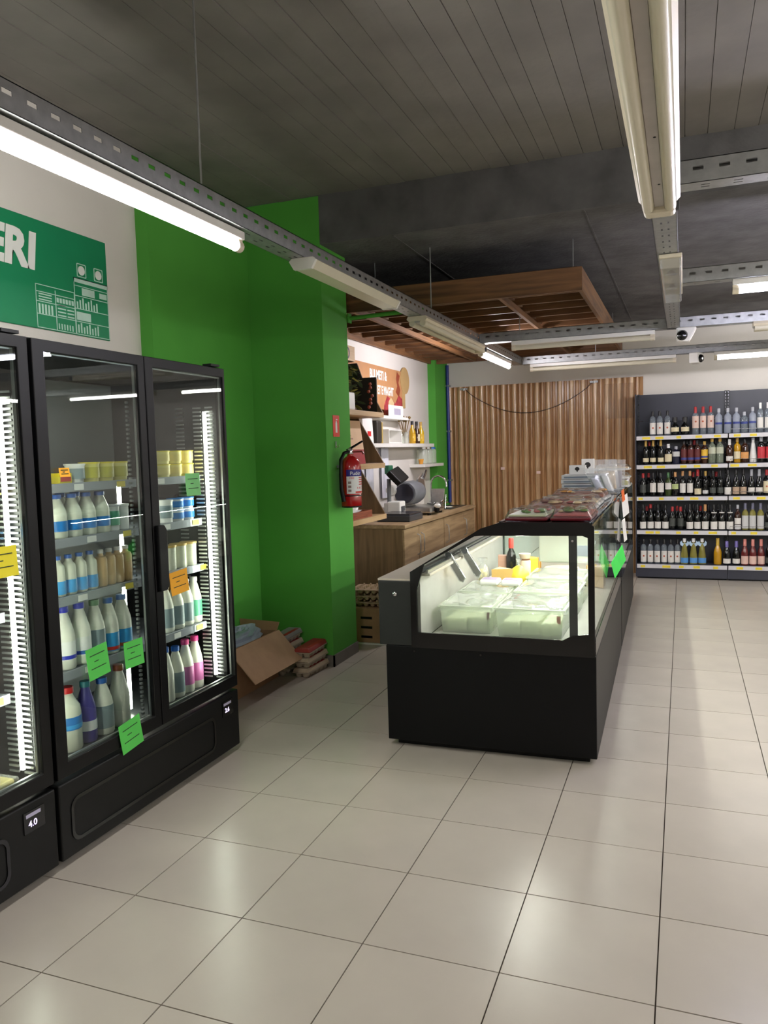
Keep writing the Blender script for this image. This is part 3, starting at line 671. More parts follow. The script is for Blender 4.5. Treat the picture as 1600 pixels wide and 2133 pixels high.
# ------------------------------------------------------------------ refrigerated deli counters
m_work = mat('pale_worktop', (206, 196, 182), 0.35, var=0.1, scale=5)
m_dint = mat('deli_interior_steel', (200, 198, 194), 0.3, metal=0.3, var=0.06)
m_dpanel = mat('black_laminate', (5, 6, 8), 0.45, var=0.15, scale=4, spec=0.22)
OUT = [(-0.95, 0.552), (-0.95, 0.82), (-0.95, 0.956), (-0.567, 1.188), (-0.46, 1.222), (-0.03, 1.222), (-0.004, 1.20), (-0.004, 0.552), (-0.10, 0.552), (-0.16, 0.552)]
INN = [(-0.915, 0.634), (-0.915, 0.855), (-0.873, 0.995), (-0.600, 1.148), (-0.56, 1.152), (-0.06, 1.155), (-0.035, 1.145), (-0.035, 0.668), (-0.115, 0.655), (-0.16, 0.632)]
ROTD = math.radians(1.1)
def deli(label, loc, rz, L):
    t = thing('deli_counter', label, 'deli counter', loc, rz)
    B(-1.10, 0, 0, L, 0.035, 0.555).build('base_cabinet', m_dpanel, t, bevel=0.004)
    B(-1.06, -0.04, 0.05, L - 0.05, 0.0, 0.036).build('plinth', m_black, t)
    B(-1.135, -0.951, 0, L, 0.556, 0.905).build('rear_cabinet', mat('charcoal_laminate', (26, 29, 28), 0.45, var=0.08), t, bevel=0.004)
    B(-1.137, -0.952, 0.002, L, 0.906, 0.916).build('worktop', m_work, t)
    MB().lathe([(0.012, 0), (0.012, -0.008), (0.006, -0.012)], (-1.04, 0, 0.835), 10, 'Y').build('lock', m_chrome, t, True)
    for x in (-0.94, -0.58): MB().lathe([(0.006, 0.0), (0.006, -0.003)], (x, 0, 0.53), 8, 'Y').build('screw', m_blackg, t)
    # interior
    B(-0.90, -0.02, 0.02, L - 0.02, 0.558, 0.58).build('deck', m_dint, t)
    B(-0.948, -0.905, 0.02, L - 0.02, 0.581, 0.93).build('rear_wall', m_dint, t)
    tr = B(-0.948, -0.85, 0.02, L - 0.02, 0.931, 0.945).build('rear_sill', m_work, t)
    for x in (-0.935, -0.90, -0.865): B(x - 0.006, x + 0.006, 0.02, L - 0.02, 0.946, 0.962).build('sliding_track', m_dgrey if x == -0.90 else m_steel, tr)
    # end frames and panes
    for y in (-0.012, L - 0.002):
        e = MB().ring(OUT, INN, 'Y', y, y + 0.014).build('end_frame', m_blackg, t)
        MB().prism([(-0.915, 0.62), (-0.915, 0.86), (-0.873, 1.0), (-0.60, 1.15), (-0.035, 1.155), (-0.035, 0.62)], 'Y', y + 0.005, y + 0.010).build('end_pane', m_glass, e)
        B(-0.128, -0.088, y + 0.015, y + 0.02, 0.60, 1.18).build('mullion', mat('charcoal_post', (58, 58, 60), 0.35), e)
        for (x, z) in ((-0.76, 1.05), (-0.108, 1.13)): MB().lathe([(0.006, 0), (0.006, -0.003)], (x, y, z), 8, 'Y').build('stud', m_chrome, e)
    # customer-side glass with a black lower band, and the top
    B(-0.011, -0.004, 0.015, L - 0.015, 0.62, 1.20).build('front_pane', m_glass, t)
    B(-0.020, -0.002, 0.015, L - 0.015, 0.556, 0.645).build('front_band', m_blackg, t)
    B(-0.022, -0.002, L - 0.06, L - 0.016, 0.645, 1.2).build('front_post', m_blackg, t)
    B(-0.46, -0.015, 0.015, L - 0.015, 1.208, 1.220).build('top_pane', m_smoke, t)
    B(-0.475, -0.455, 0.015, L - 0.015, 1.196, 1.224).build('top_rail', m_blackg, t)
    B(-0.452, -0.43, 0.06, L - 0.06, 1.190, 1.204).build('led_bar', m_deliled, t)
    B(-0.060, -0.045, 0.06, L - 0.08, 1.192, 1.204).build('led_bar', m_deliled, t)  # second bar, unseen, added to brighten the case interior
    # slanted rear sliding doors
    mb = MB().prism([(-0.88, 0.966), (-0.47, 1.196), (-0.467, 1.192), (-0.877, 0.962)], 'Y', 0.02, L - 0.02)
    mb.build('rear_pane', m_glass, t)
    return t
DX, DY = -0.40, 3.905
deli('black deli counter with glass case nearest the camera', (DX, DY, 0), ROTD, 2.28)
d2 = Vector((DX, DY, 0)) + Matrix.Rotation(ROTD, 3, 'Z') @ Vector((0.0, 2.335, 0))
deli('second black deli counter, behind the first toward the bottle racks', tuple(d2), ROTD, 2.25)

def DL(x, y): return (x, y)
def at(o, x, y, z, rz=0): o.location = (x, y, z); o.rotation_euler[2] = rz; return o
# clear tubs of brined cheese
m_brine = mat('brine_cheese', (236, 240, 208), 0.4, var=0.08, scale=12)
def brine_tub(label, x, y, w, d, h, blocks, logo, rz=0.0, zb=0.581):
    t = thing('cheese_tub', label, 'tub', (x, y, zb), rz, 'cheese tubs in the deli case')
    o = [(-w / 2, -d / 2), (w / 2, -d / 2), (w / 2, d / 2), (-w / 2, d / 2)]
    mb = MB(); k = 0.93; th = 0.004
    def ringz(s, z): return [(p[0] * s, p[1] * s, z) for p in o]
    vs = ringz(k, 0) + ringz(1, h) + ringz(1 - 2 * th / w, h) + ringz(k - 2 * th / w, th)
    fs = [(3, 2, 1, 0)]
    for i in range(4):
        j = (i + 1) % 4; fs += [(i, j, 4 + j, 4 + i), (4 + i, 4 + j, 8 + j, 8 + i), (8 + i, 8 + j, 12 + j, 12 + i)]
    fs.append((12, 13, 14, 15)); mb.add(vs, fs); mb.build('tub', m_milky, t, bevel=0.006)
    MB().ring([(p[0] * 1.05, p[1] * 1.05) for p in o], [(p[0] * 0.98, p[1] * 0.98) for p in o], 'Z', h - 0.006, h + 0.003).build('rim', m_milky, t)
    n = blocks; bw = (w * 0.88) / n
    for i in range(n):
        x0 = -w * 0.44 + i * bw
        B(x0 + 0.004, x0 + bw - 0.004, -d * 0.43, d * 0.43, 0.006, h * (0.52 + 0.06 * (i % 2))).build('cheese_block', m_brine, t, bevel=0.012)
    # wrinkled film cover
    nx, ny = 14, 12; mb = MB(); vs = []; fs = []
    for j in range(ny + 1):
        for i in range(nx + 1):
            u, v = -0.53 + 1.06 * i / nx, -0.53 + 1.06 * j / ny
            edge = max(abs(u), abs(v)); zz = h + 0.008 + 0.008 * math.sin(9 * u + 4 * v + w * 50) * math.cos(7 * v - 3 * u) - (0.03 if edge > 0.5 else 0) + random.uniform(-0.002, 0.002)
            vs.append((u * w, v * d, zz))
    for j in range(ny):
        for i in range(nx): a = j * (nx + 1) + i; fs.append((a, a + 1, a + nx + 2, a + nx + 1))
    mb.add(vs, fs).build('film', m_film, t, True)
    if logo:
        B(w * 0.40, w * 0.455, -d / 2 - 0.004 + 0.012, -d / 2 + 0.012, h * 0.55, h * 0.8).build('logo', logo, t)
    return t
c_maroon = cm('logo_maroon', (130, 40, 70)); c_orange = cm('logo_orange', (214, 90, 50))
brine_tub('front left tub of pale cheese with a maroon logo, deli case', -1.125, 4.33, 0.29, 0.40, 0.15, 2, c_maroon, 0.02)
brine_tub('front right tub of cheese blocks with an orange logo, deli case', -0.765, 4.31, 0.36, 0.42, 0.155, 3, c_orange, 0.0)
brine_tub('film-covered tub in the second row left, deli case', -1.13, 4.78, 0.30, 0.38, 0.15, 2, None, 0.02)
brine_tub('film-covered tub in the second row right, deli case', -0.76, 4.79, 0.36, 0.40, 0.16, 2, None, 0.0)
brine_tub('film-covered tub in the third row right, deli case', -0.77, 5.25, 0.36, 0.40, 0.17, 2, None, 0.0)
m_ricotta = cm('soft_cheese_box', (242, 242, 238), 0.3)
for i, x in enumerate((-1.135, -1.0)):
    t = thing('cheese_box', ['small white cheese box on film, left of two', 'small white cheese box on film, right of two'][i], 'box', (x, 4.80, 0.745), 0.03, 'white cheese boxes')
    B(-0.06, 0.06, -0.06, 0.06, 0, 0.034).build('box', m_ricotta, t, bevel=0.012)
    B(-0.045, 0.045, -0.04, 0.04, 0.0345, 0.036).build('print', cm('print_lilac', (170, 150, 190)), t)
# riser with assorted cheeses
tag(B(-1.29, -0.97, 5.02, 5.885, 0.581, 0.69).build('display_step', m_dint, None, bevel=0.004), 'steel step carrying cheeses at the back of the deli case', 'step')
def wedge(label, x, y, z, w, d, h, m, rz):
    t = thing('cheese_wedge', label, 'cheese', (x, y, z), rz, 'cheeses in the deli case')
    MB().prism([(-w / 2, 0), (w / 2, -d / 2), (w / 2, d / 2)], 'Z', 0, h).build('cheese', m, t, bevel=0.008)
    MB().prism([(w / 2 + 0.001, -d / 2), (w / 2 + 0.006, -d / 2), (w / 2 + 0.006, d / 2), (w / 2 + 0.001, d / 2)], 'Z', 0, h).build('rind', cm('rind', (206, 168, 98)), t)
    return t
c_yel = cm('cheese_gold', (232, 212, 70)); c_pale = cm('cheese_pale', (238, 224, 160)); c_or = cm('cheese_orange', (226, 158, 60)); c_crm = cm('cheese_cream', (226, 206, 170))
wedge('pale yellow cheese wedge in film on the steel step', -1.14, 5.12, 0.691, 0.12, 0.14, 0.11, c_pale, -1.2)
t = thing('cheese_ball', 'round bright yellow cheese tied in film on the steel step', 'cheese', (-1.022, 5.14, 0.691), 0, 'cheeses in the deli case')
MB().lathe([(0.02, 0), (0.055, 0.012), (0.072, 0.045), (0.066, 0.08), (0.035, 0.11), (0.012, 0.125)], n=18).build('cheese', c_yel, t, True)
MB().lathe([(0.008, 0.12), (0.006, 0.14), (0.022, 0.17)], n=10).build('knot', m_film, t, True)
t = thing('snack_bag', 'clear bag of white cheese snacks left on the steel step', 'bag', (-1.25, 5.07, 0.691), 0.2)
MB().lathe([(0.025, 0), (0.04, 0.02), (0.044, 0.07), (0.034, 0.12), (0.013, 0.14), (0.034, 0.18)], n=12).build('bag', m_film, t, True)
for i in range(9): MB().lathe([(0.012, -0.012), (0.016, 0), (0.011, 0.012)], (0.02 * math.cos(i * 2.4), 0.02 * math.sin(i * 2.4), 0.02 + 0.011 * i), 8).build('cheese_piece', c_pale, t, True)
t = thing('wine_bottle', 'dark bottle with a red wax cap standing among the cheeses', 'bottle', (-1.13, 5.42, 0.691), 0)
MB().lathe([(0.034, 0), (0.036, 0.01), (0.036, 0.14), (0.030, 0.165), (0.015, 0.20), (0.014, 0.23)], n=18).build('body', mat('dark_bottle_glass', (22, 26, 24), 0.08, var=0.05), t, True)
MB().lathe([(0.018, 0.205), (0.018, 0.265), (0.015, 0.275)], n=14).build('cap', cm('wax_coral', (224, 74, 66)), t, True)
t = thing('paper_jar', 'jar wrapped in pale paper with a ribbon beside the dark bottle', 'jar', (-1.03, 5.40, 0.691), 0)
MB().lathe([(0.035, 0), (0.04, 0.01), (0.04, 0.12), (0.032, 0.13), (0.042, 0.17)], n=12).build('wrap', cm('kraft_pale', (222, 204, 180), 0.7), t, True)
MB().lathe([(0.036, 0.125), (0.036, 0.137)], n=12).build('ribbon', cm('brown_ribbon', (120, 80, 50)), t, True)
t = thing('gift_box', 'small pink carton behind the dark bottle', 'box', (-1.20, 5.45, 0.691), 0.2)
B(-0.03, 0.03, -0.03, 0.03, 0, 0.15).build('box', cm('carton_pink', (214, 170, 150)), t, bevel=0.003)
t = thing('round_cheese', 'round wheel of cream cheese with a printed top', 'cheese', (-0.815, 5.66, 0.581), 0.3, 'cheeses in the deli case')
MB().lathe([(0.125, 0), (0.135, 0.02), (0.135, 0.13), (0.122, 0.15)], n=24).build('wheel', c_crm, t, True)
MB().lathe([(0.075, 0.1505), (0.075, 0.152)], n=20).build('print', c_pale, t)
wedge('orange cheese wedge behind the cheese wheel', -1.08, 5.80, 0.691, 0.14, 0.12, 0.06, c_or, 0.6)
wedge('small yellow cheese wedge next to the orange wedge', -1.05, 5.64, 0.691, 0.10, 0.10, 0.11, c_yel, 1.0)
wedge('cream cheese wedge by the customer glass', -0.56, 5.75, 0.581, 0.16, 0.14, 0.15, c_crm, 2.0)
t = thing('storage_box', 'large clear lidded box at the far end of the deli case', 'box', (-0.80, 6.0, 0.581), 0.02)
B(-0.22, 0.22, -0.10, 0.10, 0.15, 0.36).build('box', m_milky, t, bevel=0.01)
B(-0.23, 0.23, -0.11, 0.11, 0.36, 0.375).build('lid', m_milky, t, bevel=0.006)
B(-0.215, 0.215, -0.095, 0.095, 0.0, 0.149).build('plinth', m_dint, t)
B(0.02, 0.16, -0.102, -0.1, 0.2, 0.28).build('print', cm('print_grey', (140, 150, 160)), t)
for i, (x, y) in enumerate(((-1.265, 4.42), (-1.22, 4.62))):
    t = thing('door_bracket', ['chrome sliding-door bracket nearer the end pane', 'chrome sliding-door bracket farther from the end pane'][i], 'bracket', (x, y, 0.95), 0.3, 'chrome brackets')
    MB().prism([(-0.06, 0.03), (-0.02, 0.05), (0.07, -0.11), (0.055, -0.14), (0.03, -0.13)], 'Y', -0.022, 0.022).build('arm', m_chrome, t, bevel=0.006)
    MB().lathe([(0.018, -0.03), (0.018, 0.03)], (-0.03, 0, 0.03), 12, 'Y').build('roller', m_dgrey, t, True)

# ---- goods standing on the counter tops
TZ = 1.2215
def film_tray(label, x, y, w, d, base, top, rz=0.0, z=TZ, h=0.03, bits=()):
    t = thing('meat_tray', label, 'food tray', (x, y, z), rz, 'wrapped trays on the deli counter')
    B(-w / 2, w / 2, -d / 2, d / 2, 0, 0.018).build('tray', base, t, bevel=0.008)
    B(-w * 0.45, w * 0.45, -d * 0.43, d * 0.43, 0.0185, h).build('food', top, t, bevel=0.006)
    for i in range(len(bits)):
        for q in range(4):
            xx, yy = random.uniform(-0.36, 0.36) * w, random.uniform(-0.3, 0.3) * d; r = random.uniform(0.018, 0.035)
            MB().lathe([(r * 0.5, h), (r, h + r * 0.3), (r * 0.7, h + r * 0.6), (r * 0.2, h + r * 0.7)], (xx, yy, 0), 9).build('garnish', bits[i], t, True)
    nx, ny = 10, 10; mb = MB(); vs = []; fs = []
    for j in range(ny + 1):
        for i in range(nx + 1):
            u, v = -0.5 + i / nx, -0.5 + j / ny; e = max(abs(u), abs(v))
            vs.append((u * w * 1.02, v * d * 1.02, (h + 0.024 + random.uniform(-0.006, 0.008)) if e < 0.42 else (h + 0.005 if e < 0.49 else 0.012)))
    for j in range(ny):
        for i in range(nx): a = j * (nx + 1) + i; fs.append((a, a + 1, a + nx + 2, a + nx + 1))
    mb.add(vs, fs).build('film', m_wrap, t, True)
    return t
c_ham = cm('ham_pink', (176, 84, 84), 0.4); c_leaf = cm('lettuce', (92, 130, 52)); c_dkred = cm('dark_red_tray', (110, 24, 36), 0.3); c_salad = cm('pale_salad', (196, 200, 160)); c_saus = cm('salami_brown', (140, 76, 48)); c_cream2 = cm('cream_food', (220, 196, 150))
film_tray('film-wrapped dark red platter with salad leaves on the first deli counter', -0.748, 4.16, 0.215, 0.42, c_dkred, c_salad, 0.0, bits=(c_leaf, c_ham))
film_tray('film-wrapped red platter with ham and greens near the customer glass', -0.53, 4.18, 0.20, 0.44, c_dkred, c_ham, 0.02, bits=(c_leaf, c_cream2, c_salad))
film_tray('film-wrapped platter with mixed cold cuts, second row on the counter', -0.665, 4.68, 0.38, 0.40, m_plwhite, c_saus, 0.0, h=0.035, bits=(c_ham, c_cream2))
film_tray('white tray of brown pastries in film, third row on the counter', -0.675, 5.15, 0.38, 0.40, m_plwhite, c_cream2, 0.02, h=0.03, bits=(c_saus,))
film_tray('white tray of brown snacks in film, far end of first counter', -0.68, 5.70, 0.38, 0.40, m_plwhite, c_saus, -0.02, h=0.045, bits=(c_or, c_cream2))
t = thing('dark_bowl', 'shallow white bowl with black rim at the staff edge of the counter', 'bowl', (-0.838, 5.405, TZ), 0)
MB().lathe([(0.03, 0), (0.062, 0.03), (0.066, 0.034), (0.058, 0.032), (0.03, 0.008)], n=16).build('bowl', m_plwhite, t, True)
# flat boxes and paper wraps further back, on the second counter
for i in range(4):
    t = thing('flat_box', 'pale flat carton, %s from the bottom of the pile on the second counter' % ORD[i], 'box', (-0.76, 6.62, TZ + 0.002 + i * 0.036), 0.03 * (i % 2), 'pile of flat cartons')
    B(-0.17, 0.17, -0.15, 0.15, 0, 0.033).build('carton', cm('pale_carton', (206, 206, 204), 0.6), t, bevel=0.003)
    B(-0.15, 0.15, -0.1515, -0.15, 0.008, 0.022).build('print', cm('print_steel', (120, 132, 144)), t)
m_logo = cm('black_emblem', (28, 26, 28))
def emblem(parent, x, z, r, y):
    MB().prism([(x + r * math.cos(a), z + r * math.sin(a) * (1.0 if math.sin(a) > 0 else 0.7)) for a in [2 * PI * k / 10 for k in range(10)]], 'Y', y - 0.001, y).prism([(x - r * 0.25, z - r * 1.15), (x + r * 0.25, z - r * 1.15), (x + r * 0.2, z - r * 0.5), (x - r * 0.2, z - r * 0.5)], 'Y', y - 0.001, y).build('emblem', m_logo, parent)
for i, (x, y, z0, w, h) in enumerate(((-0.735, 6.66, TZ + 0.148, 0.10, 0.12), (-0.80, 6.50, TZ + 0.147, 0.13, 0.075))):
    t = thing('emblem_card', ['upright white box with a black leaf emblem on the carton pile', 'low white box with a black leaf emblem in front on the pile'][i], 'box', (x, y, z0), 0, 'white boxes with leaf emblem')
    B(-w / 2, w / 2, -0.03, 0.03, 0, h).build('box', m_paper, t, bevel=0.002)
    emblem(t, 0.0, h * 0.58, min(w, h) * 0.25, -0.03)
def wrap_bag(label, x, y, z, w, h, lean, m, fill):
    t = thing('snack_bag', label, 'bag', (x, y, z), 0, 'standing bags on the second counter')
    nx, nz = 6, 8; mb = MB(); vs = []; fs = []
    for s in (1, -1):
        for j in range(nz + 1):
            for i in range(nx + 1):
                u, v = -0.5 + i / nx, j / nz
                b = 0.028 * math.cos(PI * u) * math.sin(PI * min(v + 0.12, 1)) * s
                vs.append((u * w + lean * v * h, b + random.uniform(-0.003, 0.003), v * h))
    k = (nx + 1) * (nz + 1)
    for q in (0, k):
        for j in range(nz):
            for i in range(nx): a = q + j * (nx + 1) + i; fs.append((a, a + 1, a + nx + 2, a + nx + 1))
    mb.add(vs, fs).build('bag', m, t, True)
    MB().prism([(-w * 0.36, 0.012), (w * 0.36, 0.012), (w * 0.36 + lean * h * 0.6, h * 0.62), (-w * 0.36 + lean * h * 0.6, h * 0.62)], 'Y', -0.012, 0.012).build('contents', fill, t, bevel=0.01)
    return t
wrap_bag('clear bag with a white and blue packet leaning by the customer side', -0.60, 6.32, TZ, 0.09, 0.20, -0.45, m_film, cm('packet_blueish', (196, 200, 214)))
wrap_bag('clear bag with white packet leaning next to the blue one', -0.54, 6.42, TZ, 0.08, 0.22, -0.35, m_film, l_white)
wrap_bag('clear bag of pale bread standing on the second counter', -0.58, 6.75, TZ, 0.18, 0.26, -0.1, m_film, cm('bread_pale', (214, 196, 170)))
wrap_bag('tall clear bag with grey wrapped goods at the back', -0.56, 7.05, TZ, 0.17, 0.25, 0.05, m_film, cm('goods_grey', (150, 144, 150)))
wrap_bag('clear bag of yellow green snacks at the far customer corner', -0.50, 7.3, TZ, 0.11, 0.10, 0.0, m_film, cm('goods_olive', (176, 170, 60)))
for i in range(3):
    film_tray(['white tray stacked lowest by the bags on the second counter', 'white tray stacked in the middle by the bags', 'white tray stacked on top by the bags'][i], -0.60, 7.45, 0.30, 0.34, m_plwhite, c_cream2, 0, TZ + i * 0.075, 0.025)
# hanging paper tags at the customer glass
def ctag(label, y, z, w, h, m, dx=0.012, tilt=0.3):
    x = DX - (y - DY) * math.tan(ROTD) + 0.006
    t = thing('price_tag', label, 'price tag', (x + w * 0.17, y, z), -0.32, 'paper price tags')
    B(0, 0.0015, -w / 2, w / 2, -h / 2, h / 2).xf(Matrix.Rotation(tilt, 4, 'X')).build('paper', m, t)
    return t
ctag('torn bright green tag stuck on the first counter glass', 5.12, 0.86, 0.20, 0.12, mat('neon_green_paper', (70, 226, 90), 0.7), tilt=0.5)
ctag('white paper tag hanging at the joint of the counters', 6.30, 1.13, 0.12, 0.16, m_paper, tilt=0.25)
ctag('narrow white paper tag low at the joint of the counters', 6.38, 0.93, 0.06, 0.18, m_paper, tilt=0.25)
ctag('orange paper tag at the top joint of the counters', 6.24, 1.21, 0.05, 0.09, cm('orange_paper', (230, 110, 50), 0.7), tilt=0.3)

# ------------------------------------------------------------------ bottle racks on the back wall
RZ = [1.70, 1.36, 0.985, 0.585, 0.18]
RF = 9.77
def rack(label, x0, x1, left_side):
    t = thing('bottle_rack', label, 'shelf rack', (0, 0, 0), 0, 'bottle racks')
    n = 5; zz = [0.16, 0.62, 1.10, 1.58, 1.88, 2.20]
    for i in range(n): B(x0 + 0.012, x1 - 0.012, YB - 0.075, YB - 0.065, zz[i] + 0.001, zz[i + 1] - 0.001).build('back_panel', m_rack, t)
    for x in (x0, x1 - 0.024):
        up = B(x, x + 0.024, YB - 0.09, YB - 0.03, 0, 2.205).build('upright', mat('upright_dark', (34, 35, 42), 0.45), t)
        sl_ = MB(); z = 0.25
        while z < 2.18: sl_.box(x + 0.008, x + 0.016, YB - 0.0912, YB - 0.0900, z, z + 0.018); z += 0.035
        sl_.build('slots', m_blackg, up)
    if left_side: B(x0 - 0.012, x0, RF + 0.02, YB - 0.03, 0.02, 2.19).build('side_panel', m_rack, t)
    B(x0, x1, RF + 0.015, RF + 0.035, 0.02, 0.135).build('plinth', m_rack, t)
    B(x0 + 0.01, x1 - 0.01, RF + 0.05, YB - 0.09, 0.0, 0.02).build('foot_rail', m_black, t)
    for k, z in enumerate(RZ):
        s = B(x0 + 0.004, x1 - 0.004, RF + 0.012, YB - 0.092, z - 0.028, z).build('shelf', m_rack, t)
        r = B(x0 + 0.004, x1 - 0.004, RF, RF + 0.011, z - 0.052, z - 0.006).build('price_rail', m_rail, s)
        for q in range(5):
            xx = x0 + 0.06 + q * 0.19 + random.uniform(-0.05, 0.05)
            B(xx, xx + random.choice((0.05, 0.07, 0.09)), RF - 0.0015, RF, z - 0.044, z - 0.016).build('price_ticket', m_yellow, s)
    if not left_side:
        for z in (1.70, 1.36, 0.985, 0.585):
            MB().tube([(x0 + 0.02, RF + 0.012, z + 0.045), (x1 - 0.02, RF + 0.012, z + 0.045)], 0.0025, 6).build('guard_wire', m_chrome, t)
            for q in range(5): MB().tube([(x0 + 0.02 + q * 0.24, RF + 0.012, z - 0.004), (x0 + 0.02 + q * 0.24, RF + 0.012, z + 0.047)], 0.002, 5).build('guard_post', m_chrome, t)
    return t
rack('charcoal bottle rack bay next to the wood panelling', -0.522, 0.478, True)
rack('charcoal bottle rack bay with wire guards at the right edge', 0.482, 1.482, False)

g_dark = mat('bottle_dark', (16, 18, 18), 0.07, var=0.05); g_green = mat('bottle_green', (58, 74, 34), 0.08); g_brown = mat('bottle_brown', (52, 24, 12), 0.08)
g_clear = glass('bottle_clear', (214, 222, 228), 1.6, body=0.25, bcol=(190, 200, 210)); g_amber = mat('bottle_gold', (196, 146, 28), 0.1); g_rose = mat('bottle_rose', (104, 40, 40), 0.08); g_navy = mat('bottle_navy', (30, 34, 58), 0.1); g_white = mat('bottle_white', (232, 232, 230), 0.3); g_olive = mat('bottle_olive', (134, 128, 62), 0.1); g_bluec = glass('bottle_bluish', (226, 232, 242), 1.6, body=0.38, bcol=(206, 214, 230)); g_pink = mat('cap_rose', (222, 140, 130), 0.35)
k_black = cm('closure_black', (24, 22, 24)); k_red = cm('closure_red', (176, 36, 40)); k_cork = cm('closure_cork', (206, 150, 96)); k_purple = cm('closure_purple', (118, 106, 178)); k_gold = cm('closure_gold', (196, 158, 74)); k_white = cm('closure_white', (236, 236, 236)); k_steel = cm('closure_silver', (176, 178, 186), 0.25)
b_white = cm('wine_label_white', (232, 228, 222), 0.6); b_cream = cm('wine_label_cream', (228, 216, 180), 0.6); b_redblk = cm('wine_label_redblack', (96, 32, 32), 0.5); b_blue = cm('wine_label_blue', (88, 150, 214), 0.5); b_yell = cm('wine_label_sun', (230, 186, 60), 0.5); b_green = cm('wine_label_green', (188, 204, 140), 0.6); b_orange = cm('wine_label_orange', (222, 160, 96), 0.6); b_red = cm('wine_label_red', (196, 50, 62), 0.5); b_navy = cm('wine_label_navy', (52, 66, 140), 0.5); b_grey = cm('wine_label_grey', (206, 206, 206), 0.6); b_dark = cm('wine_label_dim', (70, 74, 70), 0.5); b_emb = cm('emblem_rust', (186, 92, 60), 0.5)
SHAPES = {
 'wine': lambda h, r: [(r * 0.92, 0), (r, 0.006), (r, h * 0.60), (r * 0.86, h * 0.66), (r * 0.42, h * 0.75), (r * 0.38, h * 0.80), (r * 0.38, h * 0.93)],
 'burg': lambda h, r: [(r * 0.92, 0), (r, 0.006), (r, h * 0.46), (r * 0.8, h * 0.58), (r * 0.45, h * 0.72), (r * 0.38, h * 0.80), (r * 0.38, h * 0.93)],
 'spirit': lambda h, r: [(r * 0.95, 0), (r, 0.005), (r, h * 0.66), (r * 0.9, h * 0.72), (r * 0.40, h * 0.79), (r * 0.36, h * 0.84), (r * 0.36, h * 0.92)],
 'squat': lambda h, r: [(r * 0.9, 0), (r, 0.01), (r * 1.02, h * 0.3), (r * 0.9, h * 0.52), (r * 0.42, h * 0.66), (r * 0.4, h * 0.78), (r * 0.4, h * 0.85)],
 'cone': lambda h, r: [(r * 0.95, 0), (r, 0.006), (r * 0.98, h * 0.25), (r * 0.55, h * 0.72), (r * 0.40, h * 0.82), (r * 0.38, h * 0.92)]}
def wine(shape, h, r, g, cap, capz, lab, l0, l1, extra=None):
    def f():
        t = thing('liquor_bottle' if shape in ('spirit', 'squat') else 'wine_bottle', None, None)
        MB().lathe([(a, b) for a, b in SHAPES[shape](h, r)], n=14).build('body', g, t, True)
        rc = r * (0.44 if shape != 'squat' else 0.6)
        MB().lathe([(rc, h * capz), (rc, h * 0.985), (rc * 0.85, h)], n=12).build('cap', cap, t, True)
        if lab: 
            lb = blabel(r + 0.001, h * l0, h * l1, -PI * 0.5 - 1.25, -PI * 0.5 + 1.25, lab).build('label', lab, t, True)
        if extra == 'emblem': MB().lathe([(0.011, 0), (0.011, -0.0015)], (0, -r - 0.0014, h * (l0 + l1) / 2 + 0.006), 8, 'Y').build('emblem', b_emb, t)
        if extra == 'stripe': blabel(r + 0.002, h * (l0 + 0.05), h * (l0 + 0.14), -PI * 0.5 - 1.2, -PI * 0.5 + 1.2, b_navy).build('stripe', b_navy, t, True)
        if extra == 'lower': blabel(r + 0.0012, h * 0.03, h * (l0 - 0.03), -PI * 0.5 - 1.2, -PI * 0.5 + 1.2, b_grey).build('lower_label', b_grey, t, True)
        if extra == 'collar': blabel(r * 0.62 + 0.006, h * 0.66, h * 0.70, -PI * 0.5 - 1.3, -PI * 0.5 + 1.3, b_white).build('collar', b_white, t, True)
        if extra == 'wings':
            for s in (-1, 1): MB().prism([(0, h * 0.72), (s * 0.02, h * 0.69), (s * 0.045, h * 0.74), (s * 0.05, h * 0.84), (s * 0.035, h * 0.92), (s * 0.025, h * 0.84), (s * 0.012, h * 0.80), (0, h * 0.84)], 'Y', -0.018, -0.0155).build('neck_wing', cm('pale_blue_card', (186, 212, 236), 0.6), t)
        return t
    return f
K = {}
def kind(code, desc, *a, **k): K[code] = (wine(*a, **k), desc)
kind('vod', 'clear spirit bottle, white emblem label', 'spirit', 0.285, 0.034, g_clear, k_black, 0.80, b_white, 0.05, 0.52, 'emblem')
kind('sq', 'squat dark bottle, white neck band', 'squat', 0.205, 0.046, g_dark, k_black, 0.72, b_cream, 0.18, 0.42)
kind('rc', 'clear spirit bottle, tall red cap', 'spirit', 0.315, 0.036, g_clear, k_red, 0.76, cm('wine_label_blush', (222, 196, 184), 0.6), 0.22, 0.66, 'emblem')
kind('abs', 'clear spirit bottle, blue print, silver top', 'spirit', 0.285, 0.039, g_bluec, k_steel, 0.84, b_navy, 0.36, 0.44)
kind('abs2', 'short clear bottle, blue band, round top', 'spirit', 0.235, 0.038, g_clear, k_steel, 0.82, b_navy, 0.42, 0.52)
kind('tallw', 'tall clear bottle, white cap', 'spirit', 0.33, 0.034, g_clear, k_white, 0.80, b_white, 0.15, 0.5)
kind('w1', 'dark wine bottle, gold-streaked neck', 'wine', 0.285, 0.034, g_dark, k_gold, 0.74, b_cream, 0.10, 0.27)
kind('v', 'dark whisky bottle, cream chevron label', 'spirit', 0.235, 0.042, g_dark, k_white, 0.80, b_cream, 0.12, 0.5)
kind('v2', 'navy whisky bottle, white band', 'spirit', 0.205, 0.042, g_navy, k_steel, 0.84, b_grey, 0.42, 0.70)
kind('jw', 'brown whisky bottle, red and black label', 'spirit', 0.27, 0.035, g_brown, k_black, 0.86, b_redblk, 0.12, 0.62, 'stripe')
